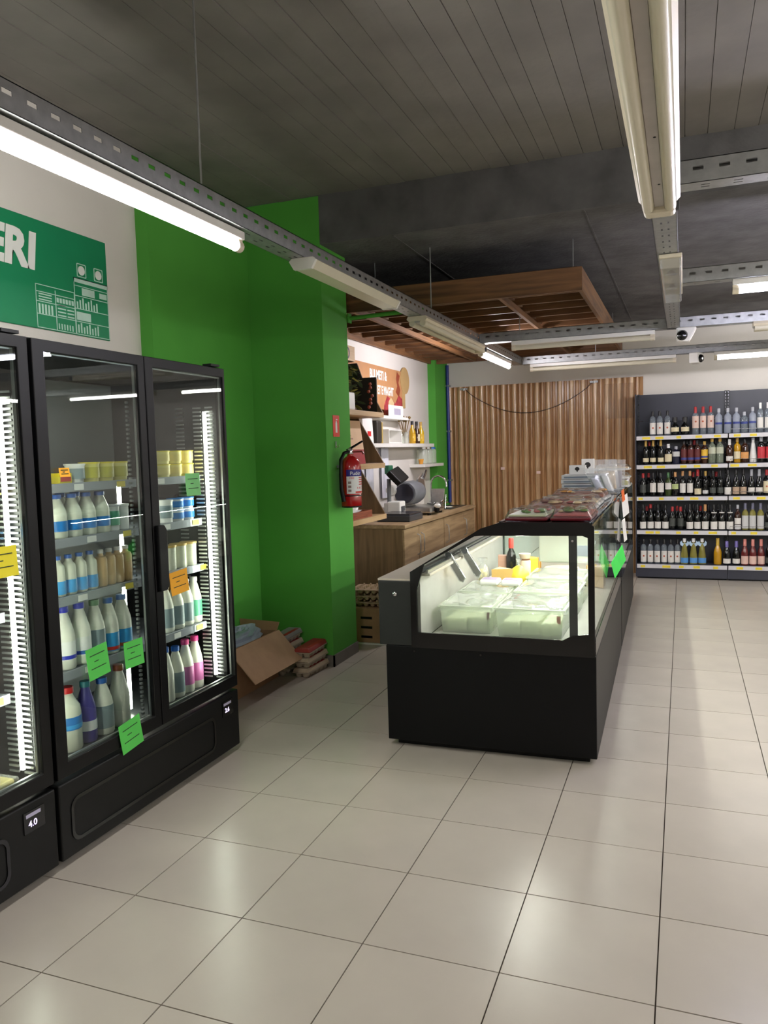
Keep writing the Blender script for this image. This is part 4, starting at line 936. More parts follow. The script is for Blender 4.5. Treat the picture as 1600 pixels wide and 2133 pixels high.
kind('sun', 'bottle with bright yellow and blue label', 'spirit', 0.255, 0.036, g_brown, k_gold, 0.84, b_yell, 0.2, 0.62, 'stripe')
kind('gin', 'pale green spirit bottle, clear lower half', 'spirit', 0.285, 0.040, glass('bottle_palegreen', (206, 220, 200), 1.5, body=0.3, bcol=(190, 200, 180)), k_gold, 0.86, cm('wine_label_sage', (196, 200, 178), 0.6), 0.38, 0.64)
kind('or', 'amber bottle, white label', 'wine', 0.27, 0.036, g_brown, k_white, 0.74, b_white, 0.08, 0.28)
kind('gold', 'golden liqueur bottle, cream label', 'spirit', 0.28, 0.036, g_amber, k_gold, 0.84, b_cream, 0.15, 0.45)
kind('orl', 'dark bottle, orange label', 'spirit', 0.27, 0.040, g_brown, k_black, 0.84, b_orange, 0.16, 0.44)
kind('wht', 'white conical bottle', 'cone', 0.28, 0.040, g_white, k_steel, 0.90, None, 0, 0)
kind('red', 'bottle with red label, silver cap', 'spirit', 0.29, 0.040, g_dark, k_steel, 0.80, b_red, 0.14, 0.60)
kind('d1', 'dark wine bottle, red top, dim label', 'wine', 0.27, 0.035, g_dark, k_red, 0.80, b_dark, 0.15, 0.5)
kind('rw', 'dark wine bottle, rounded white label', 'wine', 0.275, 0.036, g_dark, k_black, 0.78, b_white, 0.16, 0.56)
kind('gw', 'green wine bottle, white label', 'wine', 0.275, 0.036, g_green, cm('closure_green', (60, 110, 60)), 0.78, b_white, 0.28, 0.56)
kind('gl', 'dark wine bottle, green label', 'wine', 0.28, 0.036, g_dark, k_cork, 0.80, b_green, 0.28, 0.5)
kind('lw', 'dark wine bottle, tall white label', 'wine', 0.29, 0.033, g_dark, k_cork, 0.80, b_white, 0.12, 0.50)
kind('rlw', 'dark wine bottle, red capsule, low label', 'burg', 0.305, 0.038, g_dark, k_red, 0.74, b_cream, 0.05, 0.27)
kind('dk', 'dark wine bottle, faint label', 'wine', 0.29, 0.034, g_dark, k_black, 0.78, b_dark, 0.1, 0.32)
kind('dg', 'dark wine bottle, grey label', 'wine', 0.285, 0.032, g_dark, k_gold, 0.80, b_grey, 0.08, 0.22)
kind('lo', 'dark wine bottle, low white label', 'burg', 0.30, 0.037, g_dark, k_black, 0.80, b_white, 0.04, 0.31)
kind('bw', 'dark wine bottle, brown and white label', 'burg', 0.30, 0.037, g_dark, k_black, 0.80, cm('wine_label_latte', (186, 160, 136), 0.6), 0.05, 0.32)
kind('sw', 'dark wine bottle, small square label', 'burg', 0.295, 0.036, g_dark, k_steel, 0.74, b_white, 0.12, 0.30)
kind('cr', 'dark wine bottle, tall cream label', 'wine', 0.29, 0.036, g_dark, k_red, 0.78, b_cream, 0.1, 0.55, 'emblem')
kind('lor', 'dark wine bottle, low label, cork-red top', 'burg', 0.30, 0.037, g_dark, k_red, 0.84, b_white, 0.04, 0.31)
kind('co', 'dark wine bottle, cream label, orange capsule', 'burg', 0.295, 0.038, g_dark, k_cork, 0.74, b_white, 0.03, 0.33)
kind('arch', 'dark wine bottle, white label and collar', 'burg', 0.295, 0.037, g_dark, k_black, 0.80, b_white, 0.03, 0.33, 'collar')
kind('wb', 'brown wine bottle, two white labels', 'wine', 0.29, 0.035, g_brown, k_steel, 0.84, b_white, 0.24, 0.48, 'lower')
kind('big', 'wine bottle, large pale label, blue-grey capsule', 'wine', 0.31, 0.036, g_olive, cm('closure_slate', (116, 116, 140)), 0.76, b_grey, 0.06, 0.54)
kind('wing', 'olive sparkling bottle, blue label, pale winged tag', 'cone', 0.30, 0.045, g_olive, k_white, 0.86, b_blue, 0.05, 0.25, 'wings')
kind('yel', 'golden yellow sparkling bottle', 'burg', 0.305, 0.044, g_amber, cm('foil_gold', (206, 170, 60), 0.3), 0.72, None, 0, 0)
kind('ov', 'dark sparkling bottle, purple foil, oval label', 'burg', 0.275, 0.041, g_dark, k_purple, 0.70, b_white, 0.06, 0.26)
kind('ro', 'rose sparkling bottle, pink foil', 'burg', 0.30, 0.039, g_rose, g_pink, 0.74, cm('wine_label_rose', (226, 190, 178), 0.6), 0.05, 0.36)
ROWS = [
 ([-0.338, -0.259, -0.174, -0.091, 0.019, 0.132, 0.214, 0.295, 0.381, 0.476, 0.566, 0.648, 0.733, 0.813, 0.890], 'vod vod vod sq sq rc rc rc abs abs abs abs2 abs tallw tallw'),
 ([-0.417, -0.334, -0.249, -0.164, -0.078, 0.008, 0.080, 0.153, 0.230, 0.311, 0.394, 0.495, 0.577, 0.656, 0.742, 0.823, 0.906], 'w1 w1 w1 v v2 jw jw jw sun gin gin or gold orl wht red red'),
 ([-0.448, -0.335, -0.250, -0.165, -0.088, -0.006, 0.073, 0.158, 0.242, 0.322, 0.400, 0.481, 0.566, 0.643, 0.727, 0.806, 0.884], 'd1 rw rw gw gl lw lw rlw dg dk dk lo bw bw sw sw cr'),
 ([-0.449, -0.366, -0.282, -0.198, -0.120, -0.029, 0.071, 0.154, 0.239, 0.333, 0.418, 0.505, 0.586, 0.665, 0.742, 0.823, 0.90], 'lo lor lo lo d1 d1 lo lo co arch arch arch wb big big big dk'),
 ([-0.445, -0.368, -0.290, -0.213, -0.138, -0.064, 0.013, 0.112, 0.206, 0.375, 0.472, 0.574, 0.662, 0.746, 0.832, 0.912], 'vod vod vod vod vod vod wing wing wing yel ov ov ro ro ro dk')]
RN = ['top', 'second', 'middle', 'fourth', 'bottom']
for r_, (xs, ks) in enumerate(ROWS):
    for i, (x, code) in enumerate(zip(xs, ks.split())):
        mk, desc = K[code]
        place('B' + code, mk, (x, RF + 0.075 + random.uniform(-0.012, 0.012), RZ[r_] + 0.001), random.uniform(-0.12, 0.12), '%s, %s from left on %s rack shelf' % (desc, ORD[i], RN[r_]), 'bottle', 'bottles on the %s rack shelf' % RN[r_])
# second row glimpsed between the front bottles
for r_, xs in ((2, (-0.39, -0.29, -0.12, 0.11, 0.20, 0.28, 0.36)), (3, (-0.41, -0.32, -0.24, -0.07, 0.02, 0.11, 0.19, 0.28, 0.38)), (1, (-0.38, -0.29, 0.04, 0.12, 0.35))):
    for i, x in enumerate(xs):
        place('Bdk' if i % 3 else 'Bd1', K['dk'][0] if i % 3 else K['d1'][0], (x, RF + 0.175, RZ[r_] + 0.001), 0, 'dark wine bottle, back row of the %s rack shelf, %s from left' % (RN[r_], ORD[i]), 'bottle', 'bottles on the %s rack shelf' % RN[r_])

# ------------------------------------------------------------------ fire extinguisher and its sign on the pillar
fe = thing('fire_extinguisher', 'red fire extinguisher hung on the green pillar', 'fire extinguisher', (-2.345, 5.44, 1.185))
MB().lathe([(0.068, 0), (0.078, 0.012), (0.079, 0.06), (0.079, 0.30), (0.070, 0.345), (0.045, 0.375), (0.024, 0.388), (0.024, 0.40)], n=24).build('cylinder', m_red, fe, True)
MB().lathe([(0.0805, 0.085), (0.0805, 0.094)], n=24).lathe([(0.074, 0.0), (0.078, 0.004), (0.078, 0.012)], n=20).build('strap', m_black, fe, True)
MB().lathe([(0.02, 0.398), (0.024, 0.41), (0.018, 0.44), (0.012, 0.45)], n=12).build('valve', m_chrome, fe, True)
MB().prism([(-0.03, 0.435), (0.10, 0.50), (0.11, 0.492), (-0.02, 0.422)], 'Y', -0.008, 0.008).build('lever', m_black, fe)
MB().prism([(-0.01, 0.42), (0.10, 0.425), (0.115, 0.40), (0.105, 0.395), (0.095, 0.412), (-0.01, 0.41)], 'Y', -0.007, 0.007).build('grip', mat('red_grip', (150, 60, 50), 0.4), fe)
# hose down the near side
MB().tube([(0, -0.02, 0.42), (-0.02, -0.07, 0.41), (-0.03, -0.108, 0.36), (-0.03, -0.118, 0.25), (-0.03, -0.115, 0.14), (-0.02, -0.10, 0.05)], [0.011, 0.013, 0.014, 0.014, 0.015, 0.017], 10).build('hose', m_black, fe, True)
lb = blabel(0.0797, 0.105, 0.25, -1.6, 0.75, l_white).build('label', l_white, fe, True)
lb2 = blabel(0.0799, 0.235, 0.285, -1.6, 0.75, l_navy).build('name_band', cm('band_navy', (36, 30, 130)), fe, True)
def curved_text(s, size, m, parent, r, a, z):
    o = text('lettering', s, size, m, parent, (0, 0, 0), '+X', 0.0003)
    for v in o.data.vertices:
        ang = a + v.co.y / r; d = r + v.co.x
        v.co = (d * math.cos(ang), d * math.sin(ang), z + v.co.z)
    return o
curved_text('Pudër', 0.038, m_swhite, lb2, 0.0806, -1.25, 0.245)
curved_text('FIRE', 0.020, c_red, lb, 0.0804, -1.3, 0.215)
curved_text('A B C', 0.022, c_red, lb, 0.0804, -0.6, 0.14)
for q in range(4): blabel(0.0804, 0.170 + q * 0.017, 0.178 + q * 0.017, -0.35, 0.35, l_red, 6).build('red_bar', l_red, lb)
for q in range(3): blabel(0.0804, 0.120 + q * 0.030, 0.137 + q * 0.030, -1.45, -1.15, l_grey, 4).build('print_block', cm('print_taupe', (150, 130, 124)), lb)
blabel(0.0804, 0.108, 0.122, -0.75, 0.7, l_red, 8).build('red_bar', l_red, lb)
B(-0.105, -0.06, -0.02, 0.02, 0.30, 0.32).build('bracket', m_galv, fe)
fs_ = thing('extinguisher_sign', 'small red sign with white pictogram above the fire extinguisher', 'sign', (-2.45, 5.43, 1.80))
B(0.0005, 0.003, -0.058, 0.058, -0.08, 0.08).build('plate', cm('sign_red', (224, 60, 40), 0.5), fs_)
B(0.003, 0.0038, -0.015, 0.015, -0.05, 0.02).prism([(-0.015, 0.02), (0.015, 0.02), (0.006, 0.04), (-0.006, 0.04)], 'X', 0.003, 0.0038).box(0.003, 0.0038, -0.004, 0.022, 0.045, 0.052).build('pictogram', m_swhite, fs_)
hk = thing('wall_hook', 'small chrome hook on the pillar above the extinguisher hose', 'hook', (-2.45, 5.40, 1.655))
B(0.0005, 0.01, -0.008, 0.008, -0.02, 0.03).build('plate', m_chrome, hk); MB().tube([(0.008, 0, -0.01), (0.03, 0, -0.015), (0.035, 0, 0.005)], 0.004, 6).build('prong', m_chrome, hk, True)

# ------------------------------------------------------------------ kitchen alcove: cabinets
CX = -2.40; CZ = 0.92
kb = thing('base_cabinet', 'oak base cabinet run along the alcove wall', 'cabinet', (0, 0, 0))
B(-3.04, CX - 0.021, 6.76, 9.36, 0.10, CZ - 0.035).build('body', m_oakdark, kb)
B(-3.04, CX - 0.08, 6.80, 9.34, 0.0, 0.10).build('plinth', m_blackm, kb)
for (a, b, hp) in ((6.765, 7.19, 1), (7.20, 8.04, -1), (8.065, 8.80, -1), (8.81, 9.355, -1)):
    d = B(CX - 0.02, CX, a, b, 0.12, CZ - 0.045).build('door', m_oak, kb, bevel=0.002)
    y = b - 0.05 if hp > 0 else a + 0.06
    MB().tube([(CX, y, 0.60), (CX + 0.03, y, 0.615), (CX + 0.034, y, 0.70), (CX + 0.03, y, 0.785), (CX, y, 0.80)], 0.006, 8).build('handle', m_steel, d, True)
wt_ = B(-3.045, CX + 0.015, 6.75, 9.37, CZ - 0.034, CZ).build('worktop', m_oak, None, bevel=0.003)
tag(wt_, 'oak worktop over the alcove base cabinets', 'worktop')
sk = thing('sink', 'dark inset sink at the far end of the oak worktop', 'sink', (-2.72, 8.95, CZ))
MB().ring([(-0.24, -0.33), (0.24, -0.33), (0.24, 0.33), (-0.24, 0.33)], [(-0.19, -0.12), (0.19, -0.12), (0.19, 0.28), (-0.19, 0.28)], 'Z', 0.001, 0.008).build('rim', mat('sink_granite', (46, 48, 46), 0.3), sk)
B(-0.19, 0.19, -0.12, 0.28, 0.0005, 0.002).build('bowl_floor', m_blackg, sk)
tp = thing('tap', 'chrome swan-neck tap behind the sink', 'tap', (-2.90, 9.2, CZ + 0.009))
MB().lathe([(0.024, 0), (0.024, 0.05), (0.014, 0.06)], n=12).build('base', m_chrome, tp, True)
MB().tube([(0, 0, 0.05), (0, 0, 0.26)] + [(0.10 - 0.10 * math.cos(a), 0, 0.26 + 0.10 * math.sin(a)) for a in [PI * k / 8 for k in range(1, 9)]] + [(0.20, 0, 0.22)], 0.012, 10).build('spout', m_chrome, tp, True)
MB().tube([(0.0, 0.02, 0.05), (0.0, 0.07, 0.09)], 0.006, 8).build('lever', m_chrome, tp, True)
spg = thing('sponge', 'yellow sponge on the sink rim below the tap', 'sponge', (-2.80, 9.20, CZ + 0.009)); B(-0.05, 0.05, -0.03, 0.03, 0, 0.018).build('foam', l_yellow, spg, bevel=0.005); B(-0.05, 0.05, -0.03, 0.03, 0.0182, 0.028).build('scourer', cm('scour_green', (60, 110, 50)), spg)
cl = thing('soap_dish', 'small white dish on the sink front rim', 'dish', (-2.55, 8.72, CZ + 0.009)); MB().lathe([(0.03, 0), (0.055, 0.012), (0.058, 0.018), (0.048, 0.016), (0.02, 0.006)], n=14).build('dish', m_plwhite, cl, True)

# label scale
sc = thing('label_scale', 'dark shop scale with a tilted display on a post', 'scale', (-2.62, 7.28, CZ), 0.0)
B(-0.20, -0.06, 0.17, 0.34, 0.031, 0.17).build('printer_housing', m_plwhite, sc, bevel=0.012)
B(-0.059, -0.055, 0.20, 0.31, 0.07, 0.12).build('printer_slot', m_dgrey, sc)
B(-0.17, 0.17, -0.20, 0.20, 0.0, 0.06).build('base', m_dgrey, sc, bevel=0.008)
B(-0.15, 0.16, -0.18, 0.18, 0.061, 0.075).build('platter', mat('platter_dark', (54, 52, 58), 0.25), sc, bevel=0.004)
MB().tube([(-0.2, 0.24, 0.0), (-0.2, 0.24, 0.40)], 0.022, 10).build('post', m_grey, sc, True)
B(-0.26, -0.14, 0.18, 0.30, 0.0, 0.03).build('post_foot', m_grey, sc, bevel=0.004)
B(-0.22, 0.05, 0.215, 0.265, 0.001, 0.019).build('post_arm', m_grey, sc)
B(-0.03, 0.03, -0.20, 0.17, -0.085, 0.085).xf(Matrix.Translation((-0.12, 0.30, 0.43)) @ Matrix.Rotation(-0.75, 4, 'Y') @ Matrix.Rotation(0.15, 4, 'X')).build('display_head', m_blackm, sc, bevel=0.012)
B(-0.025, 0.03, -0.06, 0.06, 0.0, 0.09).xf(Matrix.Translation((-0.2, 0.24, 0.45))).build('rear_display', cm('display_green', (40, 110, 80), 0.3), sc, bevel=0.01)
# meat slicer
ms = thing('meat_slicer', 'grey meat slicer with chrome carriage on the oak worktop', 'meat slicer', (-2.68, 8.05, CZ))
B(-0.20, 0.22, -0.24, 0.24, 0.02, 0.09).build('base', m_steel, ms, bevel=0.02)
for (x, y) in ((-0.16, -0.2), (0.18, -0.2), (-0.16, 0.2), (0.18, 0.2)): MB().lathe([(0.02, 0), (0.024, 0.02)], (x, y, 0), 10).build('foot', m_black, ms)
MB().lathe([(0.03, -0.28), (0.115, -0.265), (0.128, -0.24), (0.128, 0.02), (0.115, 0.10), (0.07, 0.16), (0.02, 0.18)], (-0.06, 0, 0.235), 24, 'Y').build('motor_housing', m_grey, ms, True)
MB().lathe([(0.10, -0.30), (0.105, -0.285), (0.03, -0.281)], (-0.06, 0, 0.235), 24, 'Y').build('blade', mat('blade_dark', (66, 66, 76), 0.25, metal=0.7), ms, True)
B(0.09, 0.235, 0.06, 0.08, 0.10, 0.27).xf(Matrix.Translation((0, 0.06, 0.02)) @ Matrix.Rotation(-0.3, 4, 'X')).build('food_fence', m_steel, ms, bevel=0.004)
B(0.06, 0.24, 0.10, 0.32, 0.095, 0.11).build('food_table', m_chrome, ms, bevel=0.004)
MB().tube([(0.19, -0.10, 0.12), (0.24, -0.02, 0.12), (0.24, 0.22, 0.14)], 0.010, 8).build('slide_rod', m_chrome, ms, True)
MB().lathe([(0.012, 0), (0.022, 0.02), (0.024, 0.05), (0.014, 0.065)], (0.24, -0.2, 0.10), 12, 'X').build('lever_knob', m_plwhite, ms, True)
MB().lathe([(0.05, 0), (0.06, 0.03), (0.058, 0.11), (0.03, 0.12)], (-0.20, -0.34, 0.27), 16, 'Y').build('sharpener', m_plwhite, ms, True)
B(-0.01, 0.01, 0.10, 0.30, 0.16, 0.36).xf(Matrix.Rotation(0.35, 4, 'X')).build('carriage_plate', m_steel, ms, bevel=0.004)
MB().tube([(0.02, 0.12, 0.38), (0.02, 0.22, 0.46)], 0.016, 10).build('carriage_handle', m_chrome, ms, True)
MB().tube([(0.22, 0.05, 0.06), (0.28, 0.05, 0.06), (0.28, 0.08, 0.2)], 0.009, 8).build('carriage_arm', m_chrome, ms, True)
MB().lathe([(0.035, 0), (0.04, 0.02), (0.04, 0.035), (0.02, 0.045)], (0.222, -0.12, 0.06), 14, 'X').build('thickness_knob', m_black, ms, True)
for i, (z, rz, c) in enumerate(((CZ, 0.1, m_paper), (CZ + 0.008, -0.1, cm('paper_pinkish', (222, 206, 214), 0.8)))):
    t = thing('paper_stack', ['lower stack of white wrapping paper by the scale', 'upper stack of pinkish wrapping paper by the scale'][i], 'paper', (-2.96, 7.62, z), rz, 'wrapping paper by the scale')
    B(-0.07, 0.12, -0.11, 0.13, 0.0, 0.007).build('sheets', c, t)
t = thing('cash_box', 'white machine beside the slicer under hanging bags', 'machine', (-2.93, 7.95, CZ)); B(-0.08, 0.04, -0.10, 0.10, 0, 0.13).build('case', m_plwhite, t, bevel=0.01); B(0.04, 0.042, -0.05, 0.05, 0.04, 0.08).build('mark', m_grey, t)
t = thing('bag_box', 'open white carton of plastic bags behind the slicer', 'box', (-2.86, 8.45, CZ)); B(-0.12, 0.06, -0.16, 0.16, 0, 0.20).build('carton', cm('carton_white', (226, 222, 214), 0.7), t, bevel=0.003); MB().prism([(-0.16, 0.20), (0.16, 0.20), (0.16, 0.33), (-0.16, 0.33)], 'X', -0.12, -0.116).build('flap', cm('carton_white', (226, 222, 214), 0.7), t)

# ---- pale wood shelf unit behind the pillar
su = thing('wood_shelf', 'pale wooden shelf unit with slanted sides behind the pillar', 'shelf', (0, 0, 0))
WX = -3.05
for (z, d) in ((1.915, 0.45), (1.45, 0.45), (0.975, 0.45)):
    B(WX + 0.001, WX + d, 5.705, 6.85, z, z + 0.045).build('board', m_shelfwood, su, bevel=0.002)
m_side = wood('shelf_side', (96, 76, 52), (124, 100, 70), 'Z')
for (z0, z1) in ((1.496, 1.914), (1.021, 1.449)):
    for y in (6.83, 5.75):
        MB().prism([(WX + 0.001, z0), (WX + 0.44, z0), (WX + 0.20, z1), (WX + 0.001, z1)], 'Y', y, y + 0.018).build('side_panel', m_side, su)
MB().prism([(WX + 0.001, 1.961), (WX + 0.39, 1.961), (WX + 0.39, 2.29), (WX + 0.25, 2.29), (WX + 0.20, 2.43), (WX + 0.001, 2.43)], 'Y', 6.83, 6.848).build('side_panel', mat('dark_backing', (38, 34, 24), 0.8), su)
MB().prism([(WX + 0.392, 1.961), (WX + 0.445, 1.961), (WX + 0.392, 2.06)], 'Y', 6.83, 6.848).build('side_panel', m_side, su)
B(WX + 0.001, WX + 0.012, 5.72, 6.828, 1.961, 2.45).build('back_panel', mat('dark_backing', (38, 34, 24), 0.8), su)
B(WX + 0.013, WX + 0.18, 5.72, 6.828, 2.44, 2.46).build('board', m_shelfwood, su)
nb = thing('name_board', 'pale board with dark letters NO on top of the wooden shelf', 'sign', (WX + 0.185, 6.80, 2.46))
B(0, 0.012, -0.85, 0.0, -0.02, 0.115).build('board', m_shelfwood, nb)
text('lettering', 'NO', 0.17, cm('letter_dark', (52, 44, 48), 0.5), nb, (0.0125, -0.41, -0.01), '+X', 0.001, 0, 'LEFT', 1.1)
c_fol = [cm('foliage_olive', (98, 98, 34), 0.6), cm('foliage_dark', (48, 62, 26), 0.6), cm('foliage_yellow', (150, 140, 50), 0.6)]
pl = thing('potted_plant', 'leafy green plant in a white pot on the top wooden board', 'plant', (-2.70, 6.16, 1.961))
B(-0.07, 0.07, -0.09, 0.09, 0, 0.15).build('pot', m_plwhite, pl, bevel=0.012)
random.seed(3)
lf = MB().prism([(-0.5, 0), (-0.25, 0.16), (0.2, 0.15), (0.5, 0), (0.2, -0.15), (-0.25, -0.16)], 'Z', -0.008, 0.008)
lmeshes = [MB().prism([(-0.5, 0), (-0.25, 0.2), (0.2, 0.17), (0.5, 0), (0.2, -0.17), (-0.25, -0.2)], 'Z', -0.01, 0.01).mesh('leaf', c) for c in c_fol]
for i in range(46):
    a = random.uniform(0, 2 * PI); r = random.uniform(0.02, 0.14); z = random.uniform(0.16, 0.36)
    share('leaf', lmeshes[i % 3], pl, (r * math.cos(a) * 0.8, r * math.sin(a) * 1.2, z), (random.uniform(-0.8, 0.8), random.uniform(-0.8, 0.8), a), (0.09,) * 3)
for i in range(5): MB().tube([(0.02 * (i - 2), 0.02 * (i - 2), 0.1), (0.03 * (i - 2), 0.04 * (i - 2), 0.34)], 0.004, 5).build('stem', c_fol[1], pl)
pl2 = thing('dried_bouquet', 'dark trailing foliage with reddish blooms on the top wooden board', 'plant', (-2.80, 6.52, 1.961))
for i in range(52):
    a = random.uniform(0, 2 * PI); r = random.uniform(0.0, 0.16); z = random.uniform(0.01, 0.34)
    share('leaf', lmeshes[(1, 1, 0)[i % 3]], pl2, (r * math.cos(a) * 0.8, r * math.sin(a) * 1.1, z + 0.03), (random.uniform(-1, 1), random.uniform(-1, 1), a), (0.09,) * 3)
for i in range(7): MB().lathe([(0.006, 0), (0.018, 0.01), (0.012, 0.03)], (0.13 + 0.01 * (i % 2), 0.14 + 0.02 * (i % 4), 0.03 + 0.035 * i), 8).build('bloom', cm('bloom_rust', (150, 66, 40), 0.6), pl2, True)
MB().lathe([(0.05, 0), (0.06, 0.03), (0.05, 0.05)], n=12).build('bowl', m_side, pl2)
for i, (y, rz, h, c, c2) in enumerate(((6.62, 0.0, 0.34, cm('kraft_poster', (216, 182, 146), 0.7), cm('poster_crimson', (156, 50, 52), 0.7)),)):
    t = thing('poster_board', 'beige and crimson printed board propped on the middle wooden board', 'poster', (-2.72, 6.45, 1.4955))
    mb = B(-0.006, 0.006, -0.28, 0.20, 0.13, 0.39).xf(Matrix.Rotation(-0.12, 4, 'Y')); mb.build('upper_sheet', c, t)
    B(-0.006, 0.006, -0.28, 0.20, 0.0, 0.129).xf(Matrix.Rotation(-0.12, 4, 'Y')).build('lower_sheet', c2, t)
    B(0.0065, 0.0075, -0.22, -0.02, 0.22, 0.232).box(0.0065, 0.0075, -0.2, -0.05, 0.25, 0.256).xf(Matrix.Rotation(-0.12, 4, 'Y')).build('print', cm('print_brown', (150, 116, 90)), t)
bs = thing('tray_basket', 'brown wicker tray with a crumpled clear bag on the lowest wooden board', 'tray', (-2.76, 6.30, 1.0205))
MB().ring([(-0.13, -0.26), (0.13, -0.26), (0.13, 0.26), (-0.13, 0.26)], [(-0.115, -0.245), (0.115, -0.245), (0.115, 0.245), (-0.115, 0.245)], 'Z', 0, 0.06).box(-0.115, 0.115, -0.245, 0.245, 0, 0.01).build('tray', wood('wicker', (110, 50, 30), (160, 84, 52), 'Y', 0.6, 60), bs)
def crumple(name, parent, m, sx, sy, sz, loc, seed):
    random.seed(seed); mb = MB(); n = 14; k = 9; vs = []; fs = []
    for j in range(k + 1):
        ph = PI * 0.5 * j / k
        for i in range(n):
            a = 2 * PI * i / n; q = 1 + random.uniform(-0.16, 0.16)
            vs.append((loc[0] + sx * q * math.cos(a) * math.cos(ph), loc[1] + sy * q * math.sin(a) * math.cos(ph), loc[2] + sz * q * math.sin(ph)))
    for j in range(k):
        for i in range(n): fs.append((j * n + i, j * n + (i + 1) % n, (j + 1) * n + (i + 1) % n, (j + 1) * n + i))
    return mb.add(vs, fs).build(name, m, parent)
crumple('bag', bs, mat('crumpled_bag', (214, 212, 210), 0.3, var=0.1), 0.10, 0.2, 0.11, (0, 0, 0.02), 5)

# ---- alcove wall: brown sign, white shelves with bottles and jars
sg2 = thing('deli_sign', 'kraft brown deli sign with white lettering on the alcove wall', 'sign', (WX, 0, 0))
B(0.001, 0.012, 6.86, 8.62, 2.0, 2.515).build('board', mat('kraft_print', (190, 138, 92), 0.6, var=0.06), sg2)
m_ham = mat('ham_print', (176, 62, 70), 0.5, var=0.4, scale=14)
MB().prism([(8.02, 2.005), (8.615, 2.005), (8.615, 2.20), (8.5, 2.24), (8.38, 2.14), (8.26, 2.18), (8.12, 2.21), (8.02, 2.10)], 'X', 0.012, 0.0135).build('ham_picture', m_ham, sg2)
MB().prism([(8.40, 2.27), (8.50, 2.22), (8.56, 2.30), (8.50, 2.38), (8.55, 2.46), (8.46, 2.50), (8.42, 2.42), (8.46, 2.34)], 'X', 0.012, 0.0135).build('spice_picture', cm('spice_rust', (150, 70, 46)), sg2)
MB().lathe([(0.155, 0.001), (0.155, 0.016)], (0, 8.72, 2.42), 24, 'X').build('board_picture', cm('chopping_board', (188, 156, 104), 0.6), sg2)
B(0.001, 0.014, 8.62, 8.72, 2.1, 2.35).build('board_edge', cm('chopping_board', (188, 156, 104), 0.6), sg2)
MB().prism([(8.14, 2.06), (8.3, 2.06), (8.34, 2.14), (8.24, 2.20), (8.16, 2.15)], 'X', 0.0136, 0.0145).build('cheese_picture', c_cream2, sg2)
text('lettering', 'BULMETI &', 0.13, m_swhite, sg2, (0.0135, 7.62, 2.375), '+X', 0.001, 0, 'LEFT', 0.80, 0.005)
text('lettering', 'ET E MAGHT', 0.125, m_swhite, sg2, (0.0135, 7.83, 2.22), '+X', 0.001, 0, 'LEFT', 0.70, 0.005)
w1 = tag(B(WX + 0.001, WX + 0.19, 7.10, 9.25, 1.645, 1.685).build('wall_shelf', m_plwhite, None, bevel=0.002), 'long white wall shelf below the deli sign', 'shelf')
w2 = tag(B(WX + 0.001, WX + 0.19, 8.85, 9.64, 1.405, 1.44).build('wall_shelf', m_plwhite, None, bevel=0.002), 'short white wall shelf holding glass jars near the green corner', 'shelf')
w3 = tag(B(WX + 0.001, WX + 0.16, 7.25, 8.45, 1.945, 1.975).build('wall_shelf', m_plwhite, None, bevel=0.002), 'white wall shelf directly under the deli sign picture', 'shelf')
t = thing('notice_card', 'white notice card with a grey print under the sign', 'card', (WX + 0.13, 8.05, 1.976)); B(0, 0.004, -0.22, 0.24, 0, 0.12).build('card', m_paper, t); B(0.004, 0.005, -0.05, 0.16, 0.02, 0.09).build('print', cm('print_mist', (170, 166, 186)), t)
t = thing('carry_bag', 'white carrier bag with a red mark on the long wall shelf', 'bag', (WX + 0.10, 7.22, 1.686)); MB().prism([(-0.15, 0), (0.15, 0), (0.12, 0.25), (-0.14, 0.25)], 'X', -0.05, 0.04).build('bag', m_paper, t, bevel=0.008); B(0.0405, 0.042, -0.02, 0.07, 0.07, 0.12).build('mark', c_red, t)
t = thing('bottle_sleeve', 'tall black bottle sleeve on the long white wall shelf', 'bottle', (WX + 0.10, 7.52, 1.686)); B(-0.04, 0.045, -0.07, 0.07, 0, 0.235).build('sleeve', mat('sleeve_dark', (44, 38, 30), 0.6), t, bevel=0.02); B(-0.04, 0.045, 0.072, 0.10, 0.0, 0.22).build('gold_side', cm('sleeve_gold', (190, 164, 96)), t, bevel=0.006)
t = thing('white_box', 'open white rack box in the middle of the long wall shelf', 'box', (WX + 0.08, 7.95, 1.686)); MB().ring([(-0.2, 0.001), (0.2, 0.001), (0.2, 0.15), (-0.2, 0.15)], [(-0.188, 0.012), (0.188, 0.012), (0.188, 0.138), (-0.188, 0.138)], 'X', -0.06, 0.08).box(-0.06, -0.055, -0.188, 0.188, 0.012, 0.138).build('box', m_plwhite, t)
t = thing('small_jar', 'small clear jar right of the white rack box', 'jar', (WX + 0.1, 8.25, 1.686)); MB().lathe([(0.035, 0), (0.04, 0.01), (0.04, 0.07), (0.03, 0.09)], n=14).build('jar', m_milky, t, True); MB().lathe([(0.032, 0.09), (0.032, 0.105)], n=14).build('lid', m_plwhite, t)
t = thing('dried_flowers', 'vase of dried brown flowers on the long wall shelf', 'flowers', (WX + 0.10, 8.42, 1.686))
MB().lathe([(0.035, 0), (0.05, 0.04), (0.03, 0.10), (0.04, 0.13)], n=14).build('vase', m_milky, t, True)
for i in range(16):
    a = i * 2.4; r = 0.02 + 0.008 * i; h = 0.24 + 0.012 * (i % 5)
    MB().tube([(0, 0, 0.05), (r * math.cos(a) * 0.6, r * math.sin(a), h)], 0.003, 5).lathe([(0.004, 0), (0.018, 0.01), (0.006, 0.03)], (r * math.cos(a) * 0.6, r * math.sin(a), h), 7).build('flower_stem', cm('dried_brown', (124, 100, 52), 0.8), t)
